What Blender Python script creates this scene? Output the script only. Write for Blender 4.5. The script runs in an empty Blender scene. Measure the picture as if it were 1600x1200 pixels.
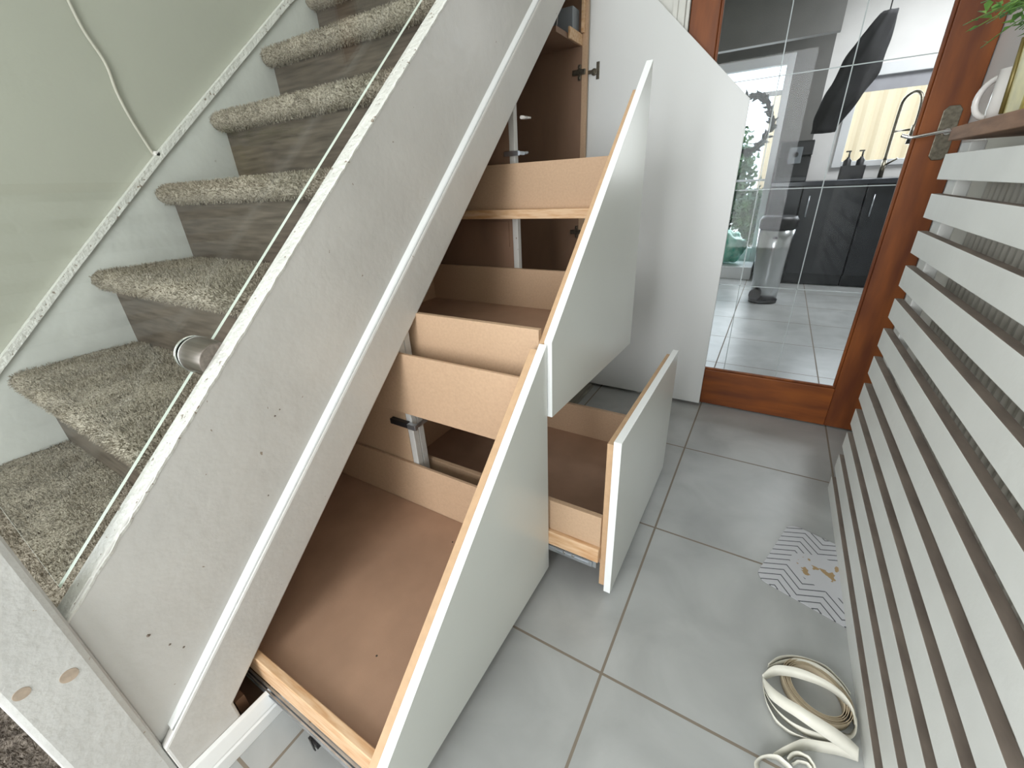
import bpy, bmesh, math, random
from mathutils import Vector, Matrix, noise
random.seed(7)
scn = bpy.context.scene
COL = scn.collection
PI = math.pi

# ---------------------------------------------------------------- materials
def mat(name, col, rough=0.5, metal=0.0, var=0.06, scale=8.0, bump=0.0, bscale=60.0, spec=0.5,
        stretch=(1, 1, 1), col2=None, detail=4.0, coat=0.0, contrast=None):
    m = bpy.data.materials.new(name); m.use_nodes = True
    nt = m.node_tree; b = nt.nodes['Principled BSDF']
    b.inputs['Roughness'].default_value = rough
    b.inputs['Metallic'].default_value = metal
    b.inputs['Specular IOR Level'].default_value = spec
    b.inputs['Coat Weight'].default_value = coat
    tc = nt.nodes.new('ShaderNodeTexCoord'); mp = nt.nodes.new('ShaderNodeMapping')
    mp.inputs['Scale'].default_value = stretch
    nt.links.new(tc.outputs['Object'], mp.inputs['Vector'])
    n = nt.nodes.new('ShaderNodeTexNoise'); n.inputs['Scale'].default_value = scale
    n.inputs['Detail'].default_value = detail
    nt.links.new(mp.outputs['Vector'], n.inputs['Vector'])
    r = nt.nodes.new('ShaderNodeValToRGB')
    c2 = col2 if col2 else tuple(c * (1 - var * 2) for c in col)
    c1 = col if col2 else tuple(min(1, c * (1 + var)) for c in col)
    r.color_ramp.elements[0].color = (*c2, 1); r.color_ramp.elements[1].color = (*c1, 1)
    lo, hi = contrast if contrast else (0.3, 0.7)
    r.color_ramp.elements[0].position = lo; r.color_ramp.elements[1].position = hi
    nt.links.new(n.outputs['Fac'], r.inputs['Fac']); nt.links.new(r.outputs['Color'], b.inputs['Base Color'])
    if bump > 0:
        n2 = nt.nodes.new('ShaderNodeTexNoise'); n2.inputs['Scale'].default_value = bscale
        n2.inputs['Detail'].default_value = 5.0
        nt.links.new(mp.outputs['Vector'], n2.inputs['Vector'])
        bp = nt.nodes.new('ShaderNodeBump'); bp.inputs['Strength'].default_value = bump
        bp.inputs['Distance'].default_value = 0.01
        nt.links.new(n2.outputs['Fac'], bp.inputs['Height']); nt.links.new(bp.outputs['Normal'], b.inputs['Normal'])
    return m

def glass_mat(name, tint=(0.93, 0.96, 0.95), rough=0.0, ior=1.5):
    m = bpy.data.materials.new(name); m.use_nodes = True
    nt = m.node_tree; nt.nodes.remove(nt.nodes['Principled BSDF'])
    out = nt.nodes['Material Output']
    tr = nt.nodes.new('ShaderNodeBsdfTransparent'); tr.inputs['Color'].default_value = (*tint, 1)
    gl = nt.nodes.new('ShaderNodeBsdfGlossy'); gl.inputs['Roughness'].default_value = rough
    fr = nt.nodes.new('ShaderNodeFresnel')
    ge = nt.nodes.new('ShaderNodeNewGeometry'); mi = nt.nodes.new('ShaderNodeMix')
    mi.inputs['A'].default_value = ior; mi.inputs['B'].default_value = 1.0 / ior
    nt.links.new(ge.outputs['Backfacing'], mi.inputs['Factor']); nt.links.new(mi.outputs['Result'], fr.inputs['IOR'])
    mx = nt.nodes.new('ShaderNodeMixShader')
    nt.links.new(fr.outputs[0], mx.inputs[0]); nt.links.new(tr.outputs[0], mx.inputs[1])
    nt.links.new(gl.outputs[0], mx.inputs[2]); nt.links.new(mx.outputs[0], out.inputs['Surface'])
    return m

def emit_mat(name, col, st):
    m = bpy.data.materials.new(name); m.use_nodes = True
    nt = m.node_tree; nt.nodes.remove(nt.nodes['Principled BSDF'])
    e = nt.nodes.new('ShaderNodeEmission'); e.inputs[0].default_value = (*col, 1); e.inputs[1].default_value = st
    nt.links.new(e.outputs[0], nt.nodes['Material Output'].inputs['Surface'])
    return m

def chip(m, col, scale=35.0, thr=0.24, dist=0.9):
    """sparse dents and chips in a painted surface"""
    nt = m.node_tree; b = nt.nodes['Principled BSDF']
    src = b.inputs['Base Color'].links[0].from_socket
    tc = nt.nodes.new('ShaderNodeTexCoord')
    v = nt.nodes.new('ShaderNodeTexNoise'); v.inputs['Scale'].default_value = scale; v.inputs['Detail'].default_value = 3
    nt.links.new(tc.outputs['Object'], v.inputs['Vector'])
    lt = nt.nodes.new('ShaderNodeMath'); lt.operation = 'LESS_THAN'; lt.inputs[1].default_value = thr
    nt.links.new(v.outputs['Fac'], lt.inputs[0])
    mx = nt.nodes.new('ShaderNodeMix'); mx.data_type = 'RGBA'
    nt.links.new(lt.outputs[0], mx.inputs['Factor']); nt.links.new(src, mx.inputs['A'])
    mx.inputs['B'].default_value = (*col, 1)
    nt.links.new(mx.outputs['Result'], b.inputs['Base Color'])
    return m

M = {}
M['paint'] = chip(mat('stair_paint', (0.60, 0.59, 0.565), 0.33, var=0.035, scale=5, bump=0.12, bscale=35), (0.30, 0.25, 0.20), 42, 0.255)
M['paint_top'] = chip(mat('chipped_paint', (0.74, 0.74, 0.70), 0.3, var=0.05, scale=20, bump=0.5, bscale=90), (0.30, 0.25, 0.20), 90, 0.33)
M['newel'] = chip(mat('newel_paint', (0.61, 0.61, 0.59), 0.4, var=0.04, scale=9, bump=0.2, bscale=60), (0.42, 0.37, 0.31), 60, 0.27)
M['lacquer'] = mat('grey_white_lacquer', (0.70, 0.715, 0.675), 0.28, var=0.012, scale=3, bump=0.015, bscale=120)
M['doorwhite'] = mat('cabinet_door_lacquer', (0.71, 0.725, 0.72), 0.32, var=0.012, scale=2)
M['edge'] = mat('white_edging', (0.88, 0.90, 0.90), 0.3, var=0.01)
M['mdf'] = mat('raw_fibreboard', (0.53, 0.365, 0.24), 0.6, var=0.035, scale=160, bump=0.03, bscale=400, spec=0.3)
M['mdfbottom'] = mat('dark_hardboard_bottom', (0.42, 0.265, 0.18), 0.5, var=0.05, scale=12, bump=0.03, bscale=300, spec=0.4)
M['mdfedge'] = mat('fibreboard_edge', (0.56, 0.37, 0.22), 0.7, var=0.04, scale=60)
M['carcass'] = mat('shade_darkened_brown_board', (0.26, 0.155, 0.10), 0.6, var=0.10, scale=9, stretch=(1, 1, 0.3))  # brown board, darkened so its colour carries the shade inside the cabinet
M['pine'] = mat('pine', (0.72, 0.50, 0.31), 0.55, scale=16, stretch=(1, 8, 8), col2=(0.55, 0.30, 0.14), contrast=(0.3, 0.62))
M['metal'] = mat('zinc_steel', (0.55, 0.58, 0.62), 0.3, 0.9, var=0.1, scale=30)
M['brass'] = mat('aged_nickel', (0.20, 0.18, 0.14), 0.32, 0.9, var=0.2, scale=90)
M['silver'] = mat('polished_silver', (0.78, 0.78, 0.78), 0.12, 1.0, var=0.03)
M['brushed'] = mat('brushed_steel', (0.26, 0.225, 0.20), 0.33, 0.85, var=0.12, scale=6, stretch=(1, 30, 30))
M['black'] = mat('black_plastic', (0.015, 0.015, 0.017), 0.4, var=0.1)
M['sage'] = mat('sage_wall_paint', (0.42, 0.425, 0.36), 0.6, var=0.035, scale=2.2, bump=0.05, bscale=90)
M['wallwhite'] = mat('white_wall_paint', (0.66, 0.66, 0.62), 0.6, var=0.02, scale=3)
M['wallstring'] = chip(mat('wall_string_paint', (0.60, 0.615, 0.585), 0.4, var=0.05, scale=7, bump=0.12, bscale=40), (0.42, 0.42, 0.38), 30, 0.24)
M['laminate'] = mat('grey_oak_laminate', (0.135, 0.108, 0.082), 0.5, scale=7, stretch=(1.2, 1, 14), col2=(0.055, 0.042, 0.03), detail=8, bump=0.05, bscale=12)
M['carpet'] = mat('grey_beige_carpet', (0.54, 0.485, 0.395), 1.0, scale=170, col2=(0.23, 0.20, 0.155), bump=0.9, bscale=260, spec=0.05, contrast=(0.32, 0.6))
M['carpet_old'] = mat('worn_brown_carpet', (0.36, 0.31, 0.265), 1.0, scale=90, col2=(0.12, 0.10, 0.085), bump=0.9, bscale=160, spec=0.05)
M['doorwood'] = mat('varnished_hardwood', (0.26, 0.078, 0.018), 0.4, scale=3.2, stretch=(6, 1, 1), col2=(0.115, 0.032, 0.012), spec=0.3, detail=3)
M['doorwood_h'] = mat('varnished_hardwood_rail', (0.30, 0.09, 0.018), 0.4, scale=3.2, stretch=(1, 1, 6), col2=(0.12, 0.032, 0.012), spec=0.3, detail=3)
M['slat'] = chip(mat('slat_paint', (0.73, 0.735, 0.705), 0.5, var=0.03, scale=6, bump=0.06, bscale=50), (0.5, 0.47, 0.40), 25, 0.22)
M['slatraw'] = mat('raw_dusty_timber', (0.24, 0.195, 0.16), 0.8, scale=40, col2=(0.15, 0.12, 0.10), stretch=(1, 0.3, 1))
M['shelfwood'] = mat('walnut_stained_timber', (0.34, 0.19, 0.11), 0.65, scale=9, stretch=(6, 1, 6), col2=(0.17, 0.085, 0.045))
M['radiator'] = mat('radiator_enamel', (0.50, 0.475, 0.42), 0.5, var=0.05)
M['glass'] = glass_mat('clear_glass', (0.97, 0.985, 0.975), ior=1.42)
M['glassdoor'] = glass_mat('door_glass', (0.95, 0.965, 0.97), ior=1.20)
M['glassedge'] = mat('polished_glass_edge', (0.86, 0.93, 0.85), 0.3, var=0.05)
M['groove'] = mat('frosted_groove', (0.42, 0.47, 0.48), 0.25, var=0.05)
M['winframe'] = mat('white_window_plastic', (0.80, 0.81, 0.82), 0.35, var=0.01)
M['kgrey'] = mat('grey_paint_and_shade', (0.20, 0.195, 0.185), 0.7, var=0.05)  # grey paint of the pillar; on the bulkhead this grey is painted shade
M['kwhite'] = mat('white_kitchen_paint', (0.88, 0.86, 0.84), 0.7, var=0.02)
M['kblack'] = mat('black_kitchen_laminate', (0.022, 0.024, 0.028), 0.3, var=0.15)
M['kworktop'] = mat('dark_stone_worktop', (0.035, 0.038, 0.048), 0.15, var=0.2, scale=60)
M['steel'] = mat('bin_steel', (0.55, 0.57, 0.58), 0.22, 1.0, var=0.05)
M['greenbag'] = mat('green_plastic_film', (0.10, 0.50, 0.36), 0.25, scale=14, col2=(0.45, 0.75, 0.62))
M['fabric'] = mat('black_fabric', (0.012, 0.012, 0.014), 0.8, var=0.3, scale=25, bump=0.3, bscale=30)
M['leaf'] = mat('leaf_green', (0.24, 0.42, 0.09), 0.5, scale=30, col2=(0.07, 0.22, 0.045))
M['leafdark'] = mat('leaf_dark', (0.035, 0.045, 0.04), 0.5, scale=30)
M['leafout'] = mat('garden_leaf', (0.12, 0.20, 0.08), 0.6, scale=6, col2=(0.02, 0.05, 0.035))
M['fence'] = mat('yellow_fence', (0.82, 0.66, 0.45), 0.7, scale=2, stretch=(1, 1, 0.2), col2=(0.74, 0.58, 0.38))
M['gold'] = mat('gold_tin', (0.50, 0.42, 0.13), 0.35, 0.35, var=0.12, scale=30)
M['golddark'] = mat('gold_tin_rim', (0.20, 0.155, 0.05), 0.35, 0.4)
M['ceramic'] = mat('white_ceramic', (0.75, 0.72, 0.70), 0.15, var=0.02)
M['maroon'] = mat('maroon_print', (0.20, 0.03, 0.05), 0.3)
M['ribbon'] = mat('cream_edging_tape', (0.80, 0.78, 0.69), 0.42, var=0.03, scale=20)
M['ribbonend'] = mat('edging_tape_glue_side', (0.60, 0.50, 0.36), 0.6, var=0.05, scale=40)
M['cable'] = mat('cable_sheath', (0.52, 0.50, 0.43), 0.5, var=0.05)
M['screw'] = mat('hole_shadow', (0.05, 0.035, 0.025), 0.8)
M['bluegrey'] = mat('blue_grey_metal', (0.30, 0.33, 0.36), 0.5)
M['paving'] = mat('patio_paving', (0.55, 0.52, 0.47), 0.8, scale=4)

def tile_mat(name, c1, grout, ox, oy, size=0.5, rough=0.3, gw=0.006):
    m = bpy.data.materials.new(name); m.use_nodes = True
    nt = m.node_tree; b = nt.nodes['Principled BSDF']
    tc = nt.nodes.new('ShaderNodeTexCoord'); sp = nt.nodes.new('ShaderNodeSeparateXYZ')
    nt.links.new(tc.outputs['Object'], sp.inputs[0])
    masks = []; cells = []
    for ax, o in (('X', ox), ('Y', oy)):
        a = nt.nodes.new('ShaderNodeMath'); a.operation = 'ADD'; a.inputs[1].default_value = -o + gw / 2 + 50 * size
        nt.links.new(sp.outputs[ax], a.inputs[0])
        d = nt.nodes.new('ShaderNodeMath'); d.operation = 'DIVIDE'; d.inputs[1].default_value = size
        nt.links.new(a.outputs[0], d.inputs[0])
        f = nt.nodes.new('ShaderNodeMath'); f.operation = 'FRACT'; nt.links.new(d.outputs[0], f.inputs[0])
        fl = nt.nodes.new('ShaderNodeMath'); fl.operation = 'FLOOR'; nt.links.new(d.outputs[0], fl.inputs[0])
        l = nt.nodes.new('ShaderNodeMath'); l.operation = 'LESS_THAN'; l.inputs[1].default_value = gw / size
        nt.links.new(f.outputs[0], l.inputs[0]); masks.append(l); cells.append(fl)
    mx = nt.nodes.new('ShaderNodeMath'); mx.operation = 'MAXIMUM'
    nt.links.new(masks[0].outputs[0], mx.inputs[0]); nt.links.new(masks[1].outputs[0], mx.inputs[1])
    cb = nt.nodes.new('ShaderNodeCombineXYZ'); nt.links.new(cells[0].outputs[0], cb.inputs[0]); nt.links.new(cells[1].outputs[0], cb.inputs[1])
    wn = nt.nodes.new('ShaderNodeTexWhiteNoise'); nt.links.new(cb.outputs[0], wn.inputs['Vector'])
    n = nt.nodes.new('ShaderNodeTexNoise'); n.inputs['Scale'].default_value = 5; n.inputs['Detail'].default_value = 6
    n.inputs['Distortion'].default_value = 0.6
    nt.links.new(tc.outputs['Object'], n.inputs['Vector'])
    r = nt.nodes.new('ShaderNodeValToRGB')
    r.color_ramp.elements[0].position = 0.3; r.color_ramp.elements[1].position = 0.72
    r.color_ramp.elements[0].color = (*[c * 0.82 for c in c1], 1); r.color_ramp.elements[1].color = (*[c * 1.12 for c in c1], 1)
    nt.links.new(n.outputs['Fac'], r.inputs['Fac'])
    br = nt.nodes.new('ShaderNodeMath'); br.operation = 'MULTIPLY_ADD'; br.inputs[1].default_value = 0.07; br.inputs[2].default_value = 0.965
    nt.links.new(wn.outputs['Value'], br.inputs[0])
    vm = nt.nodes.new('ShaderNodeVectorMath'); vm.operation = 'SCALE'
    nt.links.new(r.outputs['Color'], vm.inputs[0]); nt.links.new(br.outputs[0], vm.inputs['Scale'])
    mc = nt.nodes.new('ShaderNodeMix'); mc.data_type = 'RGBA'
    nt.links.new(mx.outputs[0], mc.inputs['Factor']); nt.links.new(vm.outputs[0], mc.inputs['A'])
    mc.inputs['B'].default_value = (*grout, 1)
    nt.links.new(mc.outputs['Result'], b.inputs['Base Color'])
    ro = nt.nodes.new('ShaderNodeMath'); ro.operation = 'MULTIPLY_ADD'; ro.inputs[1].default_value = 0.5; ro.inputs[2].default_value = rough
    nt.links.new(mx.outputs[0], ro.inputs[0]); nt.links.new(ro.outputs[0], b.inputs['Roughness'])
    iv = nt.nodes.new('ShaderNodeMath'); iv.operation = 'SUBTRACT'; iv.inputs[0].default_value = 1.0
    nt.links.new(mx.outputs[0], iv.inputs[1])
    bp = nt.nodes.new('ShaderNodeBump'); bp.inputs['Strength'].default_value = 0.6; bp.inputs['Distance'].default_value = 0.002
    nt.links.new(iv.outputs[0], bp.inputs['Height']); nt.links.new(bp.outputs['Normal'], b.inputs['Normal'])
    return m
M['tile'] = tile_mat('grey_porcelain_tile', (0.42, 0.43, 0.425), (0.22, 0.185, 0.145), -0.153, 0.567 - 0.5 * 0)

# ---------------------------------------------------------------- mesh helpers
def abox(bm, x0, x1, y0, y1, z0, z1, mi=0):
    v = [bm.verts.new((x, y, z)) for x in (x0, x1) for y in (y0, y1) for z in (z0, z1)]
    fs = [(0, 1, 3, 2), (4, 6, 7, 5), (0, 4, 5, 1), (2, 3, 7, 6), (0, 2, 6, 4), (1, 5, 7, 3)]
    out = []
    for f in fs:
        fc = bm.faces.new([v[i] for i in f]); fc.material_index = mi; out.append(fc)
    return out

def aprism(bm, poly, axis, a, b, mi=0):
    """poly: list of 2-D points; axis 'X' -> points are (y,z), extruded x a..b ; 'Y' -> (x,z); 'Z' -> (x,y)"""
    def P(p, t):
        return {'X': (t, p[0], p[1]), 'Y': (p[0], t, p[1]), 'Z': (p[0], p[1], t)}[axis]
    A = [bm.verts.new(P(p, a)) for p in poly]; B = [bm.verts.new(P(p, b)) for p in poly]
    n = len(poly)
    fs = [bm.faces.new(A[::-1]), bm.faces.new(B)]
    for i in range(n):
        fs.append(bm.faces.new([A[i], A[(i + 1) % n], B[(i + 1) % n], B[i]]))
    for f in fs: f.material_index = mi
    return fs

def acyl(bm, p0, p1, r0, r1=None, seg=24, mi=0, caps=True):
    p0 = Vector(p0); p1 = Vector(p1); r1 = r0 if r1 is None else r1
    d = (p1 - p0).normalized(); u = d.orthogonal().normalized(); w = d.cross(u)
    A = []; B = []
    for i in range(seg):
        a = 2 * PI * i / seg; o = u * math.cos(a) + w * math.sin(a)
        A.append(bm.verts.new(p0 + o * r0)); B.append(bm.verts.new(p1 + o * r1))
    for i in range(seg):
        f = bm.faces.new([A[i], A[(i + 1) % seg], B[(i + 1) % seg], B[i]]); f.smooth = True; f.material_index = mi
    if caps:
        for c in (A[::-1], B):
            f = bm.faces.new(c); f.material_index = mi

def atube(bm, pts, r, seg=10, mi=0):
    pts = [Vector(p) for p in pts]; rings = []; prev = None
    for i, p in enumerate(pts):
        t = (pts[min(i + 1, len(pts) - 1)] - pts[max(i - 1, 0)]).normalized()
        u = t.orthogonal().normalized() if prev is None else (prev - t * prev.dot(t)).normalized()
        prev = u; w = t.cross(u)
        rr = r[i] if isinstance(r, (list, tuple)) else r
        rings.append([bm.verts.new(p + (u * math.cos(2 * PI * k / seg) + w * math.sin(2 * PI * k / seg)) * rr) for k in range(seg)])
    for a, b in zip(rings, rings[1:]):
        for k in range(seg):
            f = bm.faces.new([a[k], a[(k + 1) % seg], b[(k + 1) % seg], b[k]]); f.smooth = True; f.material_index = mi
    bm.faces.new(rings[0][::-1]).material_index = mi; bm.faces.new(rings[-1]).material_index = mi

def catmull(pts, n=8):
    pts = [Vector(p) for p in pts]; P = [pts[0]] + pts + [pts[-1]]; out = []
    for i in range(1, len(P) - 2):
        for k in range(n):
            t = k / n; a, b, c, d = P[i - 1], P[i], P[i + 1], P[i + 2]
            out.append(0.5 * ((2 * b) + (c - a) * t + (2 * a - 5 * b + 4 * c - d) * t * t + (3 * b - a - 3 * c + d) * t ** 3))
    out.append(pts[-1]); return out

def lathe(bm, prof, cx, cy, seg=32, mi=0):
    rings = [[bm.verts.new((cx + r * math.cos(2 * PI * k / seg), cy + r * math.sin(2 * PI * k / seg), z)) for k in range(seg)] for r, z in prof]
    for a, b in zip(rings, rings[1:]):
        for k in range(seg):
            f = bm.faces.new([a[k], a[(k + 1) % seg], b[(k + 1) % seg], b[k]]); f.smooth = True; f.material_index = mi
    bm.faces.new(rings[0][::-1]).material_index = mi; bm.faces.new(rings[-1]).material_index = mi

def obj(name, bm, mats, parent=None, bevel=0.0, loc=None, normals=True, label=None):
    if normals: bmesh.ops.recalc_face_normals(bm, faces=bm.faces)
    me = bpy.data.meshes.new(name); bm.to_mesh(me); bm.free()
    for m in (mats if isinstance(mats, (list, tuple)) else [mats]): me.materials.append(m)
    o = bpy.data.objects.new(name, me); COL.objects.link(o)
    if parent is not None:
        o.parent = parent
        w = Vector(); q = parent
        while q: w += q.location; q = q.parent
        # mesh data is written in world coordinates; move it so that the part sits in its parent's frame
        me.transform(Matrix.Translation(-w))
    if loc is not None:
        me.transform(Matrix.Translation(-Vector(loc))); o.location = loc
    if bevel > 0:
        md = o.modifiers.new('bevel', 'BEVEL'); md.width = bevel; md.segments = 2; md.limit_method = 'ANGLE'; md.angle_limit = math.radians(40)
    if label: o['label'] = label
    return o

def tag(o, label, cat, group=None):
    o['label'] = label; o['category'] = cat
    if group: o['group'] = group
    return o

def thing(name, label, cat, loc=(0, 0, 0), group=None):
    o = bpy.data.objects.new(name, None); COL.objects.link(o); o.location = loc
    o.empty_display_size = 0.05
    return tag(o, label, cat, group)

def struct(name, bm, m, parent=None, bevel=0.0):
    o = obj(name, bm, m, parent, bevel)
    if parent is None: o['kind'] = 'structure'
    return o

def B(): return bmesh.new()

def boxes(name, lst, m, parent=None, bevel=0.0, label=None):
    bm = B()
    for b in lst: abox(bm, *b)
    return obj(name, bm, m, parent, bevel, label=label)

# ================================================================ SETTING
YB = -1.9; YD = 2.0; YK = 5.5
bm = B(); abox(bm, -2.6, 3.2, YB, 5.75, -0.12, 0.0); struct('floor', bm, M['tile'])
bm = B(); abox(bm, -1.87, -1.72, -0.55, 5.6, 0, 3.0); abox(bm, -1.87, -1.72, YB, -1.65, 0, 3.0)
abox(bm, -1.87, -1.72, -1.65, -0.55, 0, 0.7); abox(bm, -1.87, -1.72, -1.65, -0.55, 2.1, 3.0); struct('wall_left', bm, M['sage'])
bm = B(); abox(bm, 0.455, 0.60, YB, YD + 0.02, 0, 2.6); struct('wall_right', bm, M['wallwhite'])
# far wall with the doorway
bm = B()
abox(bm, -1.72, -0.465, YD - 0.01, YD + 0.09, 0, 2.6)
abox(bm, 0.455, 3.2, YD + 0.02, YD + 0.09, 0, 2.6)
abox(bm, -0.465, 0.455, YD - 0.01, YD + 0.09, 2.05, 2.6)
struct('wall_far', bm, M['wallwhite'])
# back wall behind the camera, glazed
bm = B()
abox(bm, -1.72, -0.85, YB - 0.1, YB, 0, 2.6); abox(bm, 0.05, 0.455, YB - 0.1, YB, 0, 2.6)
abox(bm, -0.85, 0.05, YB - 0.1, YB, 2.1, 2.6); abox(bm, -0.85, 0.05, YB - 0.1, YB, 0, 0.2)
struct('wall_back', bm, M['wallwhite'])
bm = B()
abox(bm, -0.765, 0.60, YB, 2.0, 2.6, 2.7); abox(bm, -1.87, -0.765, YB, -0.3, 2.6, 2.7)
abox(bm, -1.87, -0.765, -0.3, 2.0, 3.0, 3.1); abox(bm, -0.80, -0.765, -0.3, 2.0, 2.6, 3.0)
abox(bm, -2.6, 3.2, 2.09, 5.6, 2.45, 2.55)
struct('ceiling', bm, M['wallwhite'])
# left of the kitchen
# architrave beside the wooden door
bm = B()
abox(bm, -0.462, -0.443, YD - 0.028, YD - 0.01, 0, 2.08); abox(bm, -0.446, -0.418, YD - 0.020, YD - 0.01, 0, 2.08)
abox(bm, -0.418, -0.405, YD - 0.012, YD + 0.02, 0, 2.08)
struct('trim_1', bm, M['wallwhite'], bevel=0.003)
bm = B(); abox(bm, 0.452, 0.4555, 1.80, YD + 0.019, 0, 2.08); struct('trim_2', bm, M['winframe'])

# ---- wooden glazed door
door = thing('door_1', 'reddish brown varnished wooden door with a large clear bevelled glass pane', 'door', (0, YD, 0)); door['kind'] = 'structure'
DY0, DY1 = YD - 0.005, YD + 0.035
boxes('stile', [(0.338, 0.450, DY0, DY1, 0.006, 2.03)], M['doorwood'], door, 0.003)
boxes('stile', [(-0.402, -0.303, DY0, DY1, 0.006, 2.03)], M['doorwood'], door, 0.003)
boxes('rail', [(-0.303, 0.338, DY0, DY1, 0.006, 0.180)], M['doorwood_h'], door, 0.003)
boxes('rail', [(-0.303, 0.338, DY0, DY1, 1.93, 2.03)], M['doorwood_h'], door, 0.003)
bm = B()
for (a, b) in (((-0.303, 0.18), (0.338, 0.188)), ):
    abox(bm, -0.303, 0.338, DY0 + 0.004, DY0 + 0.014, 0.18, 0.190)
abox(bm, 0.328, 0.338, DY0 + 0.004, DY0 + 0.014, 0.19, 1.93); abox(bm, -0.303, -0.293, DY0 + 0.004, DY0 + 0.014, 0.19, 1.93)
obj('glazing_bead', bm, M['doorwood'], door, 0.003)
bm = B(); abox(bm, -0.303, 0.338, YD + 0.012, YD + 0.018, 0.18, 1.93)
gp = obj('glass_pane', bm, M['glassdoor'], door)
bm = B()
for x in (-0.083, 0.122):
    abox(bm, x - 0.0016, x + 0.0016, YD + 0.0105, YD + 0.0118, 0.19, 1.93)
for z in (0.575, 0.945, 1.306, 1.66):
    abox(bm, -0.293, 0.328, YD + 0.0105, YD + 0.0118, z - 0.0016, z + 0.0016)
obj('bevelled_groove', bm, M['groove'], gp)
bm = B()
hx, hz = 0.405, 1.088
aprism(bm, [(hx - 0.022, hz - 0.062), (hx - 0.012, hz - 0.074), (hx + 0.012, hz - 0.074), (hx + 0.022, hz - 0.062),
            (hx + 0.022, hz + 0.062), (hx + 0.012, hz + 0.074), (hx - 0.012, hz + 0.074), (hx - 0.022, hz + 0.062)], 'Y', DY0 - 0.004, DY0)
hp = obj('handle_plate', bm, M['brass'], door, 0.0015, label='dark nickel lever handle backplate')
bm = B()
acyl(bm, (hx, DY0 - 0.004, hz + 0.004), (hx, DY0 - 0.016, hz + 0.004), 0.011, 0.009)
atube(bm, catmull([(hx, DY0 - 0.014, hz + 0.004), (hx, DY0 - 0.038, hz + 0.004), (hx - 0.012, DY0 - 0.046, hz + 0.004), (hx - 0.05, DY0 - 0.046, hz - 0.002),
                   (hx - 0.085, DY0 - 0.044, hz - 0.006), (hx - 0.112, DY0 - 0.04, hz + 0.002)], 6), 0.0052)
obj('lever', bm, M['silver'], hp)

# ================================================================ STAIRCASE
st = thing('staircase', 'carpeted staircase with grey oak risers and white painted side string', 'staircase', (-1.16, 0.0, 0))
K = 1.72 / 1.55
XL, XR = -1.706, -0.801
NZ = [0.235, 0.435, 0.642, 0.845, 1.046, 1.243, 1.440, 1.637, 1.834]
NY = [-0.275, -0.062, 0.158, 0.388, 0.606, 0.818, 1.037, 1.256, 1.475]
NZ = [1 + (z - 1) * K for z in NZ]; NY = [y * K for y in NY]
def riser_y(i): return NY[i] + 0.042
def tread(i):
    z = NZ[i]; y0 = NY[i]; y1 = riser_y(i + 1) if i + 1 < len(NY) else y0 + 0.26
    prof = []
    ny = 14
    for k in range(ny + 1):
        t = k / ny; prof.append((y1 + 0.001 + (y0 + 0.026 - y1) * t, z))
    R = 0.0265
    for k in range(1, 11):
        a = PI / 2 + PI * k / 11
        prof.append((y0 + R + math.cos(a) * R, z - R + math.sin(a) * R))
    prof.append((y0 + 0.041, z - 2 * R))
    n = 70; bm = B(); grid = []
    x0, x1 = (XL, XR) if i > 0 else (XL, -0.77)
    for a in range(n + 1):
        x = x0 + (x1 - x0) * a / n; row = []
        for (y, zz) in prof:
            o = noise.noise(Vector((x * 14, y * 14, zz * 14 + i))) * 0.005 + random.uniform(-0.0012, 0.0012)
            dy = 0 if y > y0 + 0.05 else -o
            row.append(bm.verts.new((x, y + dy, zz + (o if y > y0 + 0.02 else o * 0.6))))
        grid.append(row)
    for a in range(n):
        for k in range(len(prof) - 1):
            f = bm.faces.new([grid[a][k], grid[a + 1][k], grid[a + 1][k + 1], grid[a][k + 1]]); f.smooth = True
    # close ends and bottom
    for row in (grid[0], grid[-1]):
        bm.faces.new(row)
    bmesh.ops.recalc_face_normals(bm, faces=bm.faces)
    # short pile tufts
    L = [0]
    for k in range(len(prof) - 1): L.append(L[-1] + math.hypot(prof[k + 1][0] - prof[k][0], prof[k + 1][1] - prof[k][1]))
    total = L[-1]
    for _ in range(15000):
        s = random.random() * total; k = 0
        while L[k + 1] < s: k += 1
        t = (s - L[k]) / (L[k + 1] - L[k]); y = prof[k][0] + (prof[k + 1][0] - prof[k][0]) * t; zz = prof[k][1] + (prof[k + 1][1] - prof[k][1]) * t
        ty, tz = prof[k + 1][0] - prof[k][0], prof[k + 1][1] - prof[k][1]; l = math.hypot(ty, tz); nn = Vector((0, tz / l, -ty / l))
        if nn.z < 0 and k < ny: nn = -nn
        x = random.uniform(x0 + 0.002, x1 - 0.002)
        h = random.uniform(0.003, 0.0065); w = 0.0014
        a = random.uniform(0, PI); d = Vector((math.cos(a), math.sin(a) * 0.7, math.sin(a) * 0.7)) * w
        p = Vector((x, y, zz)); tip = p + nn * h + Vector((random.uniform(-1, 1), random.uniform(-1, 1), random.uniform(-1, 1))) * 0.003
        tip.x = min(max(tip.x, x0), x1)
        v = [bm.verts.new(p - d - nn * 0.001), bm.verts.new(p + d - nn * 0.001), bm.verts.new(tip + d * 0.6), bm.verts.new(tip - d * 0.6)]
        bm.faces.new(v)
    return obj('tread_carpet', bm, M['carpet_old'] if i == 0 else M['carpet'], st, normals=False)
for i in range(len(NZ)): tread(i)
for i in range(len(NZ)):
    zb = 0.0 if i == 0 else NZ[i - 1] - 0.004
    bm = B(); abox(bm, XL, XR, riser_y(i), riser_y(i) + 0.012, zb, NZ[i] - 0.045)
    obj('riser', bm, M['laminate'], st)
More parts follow.
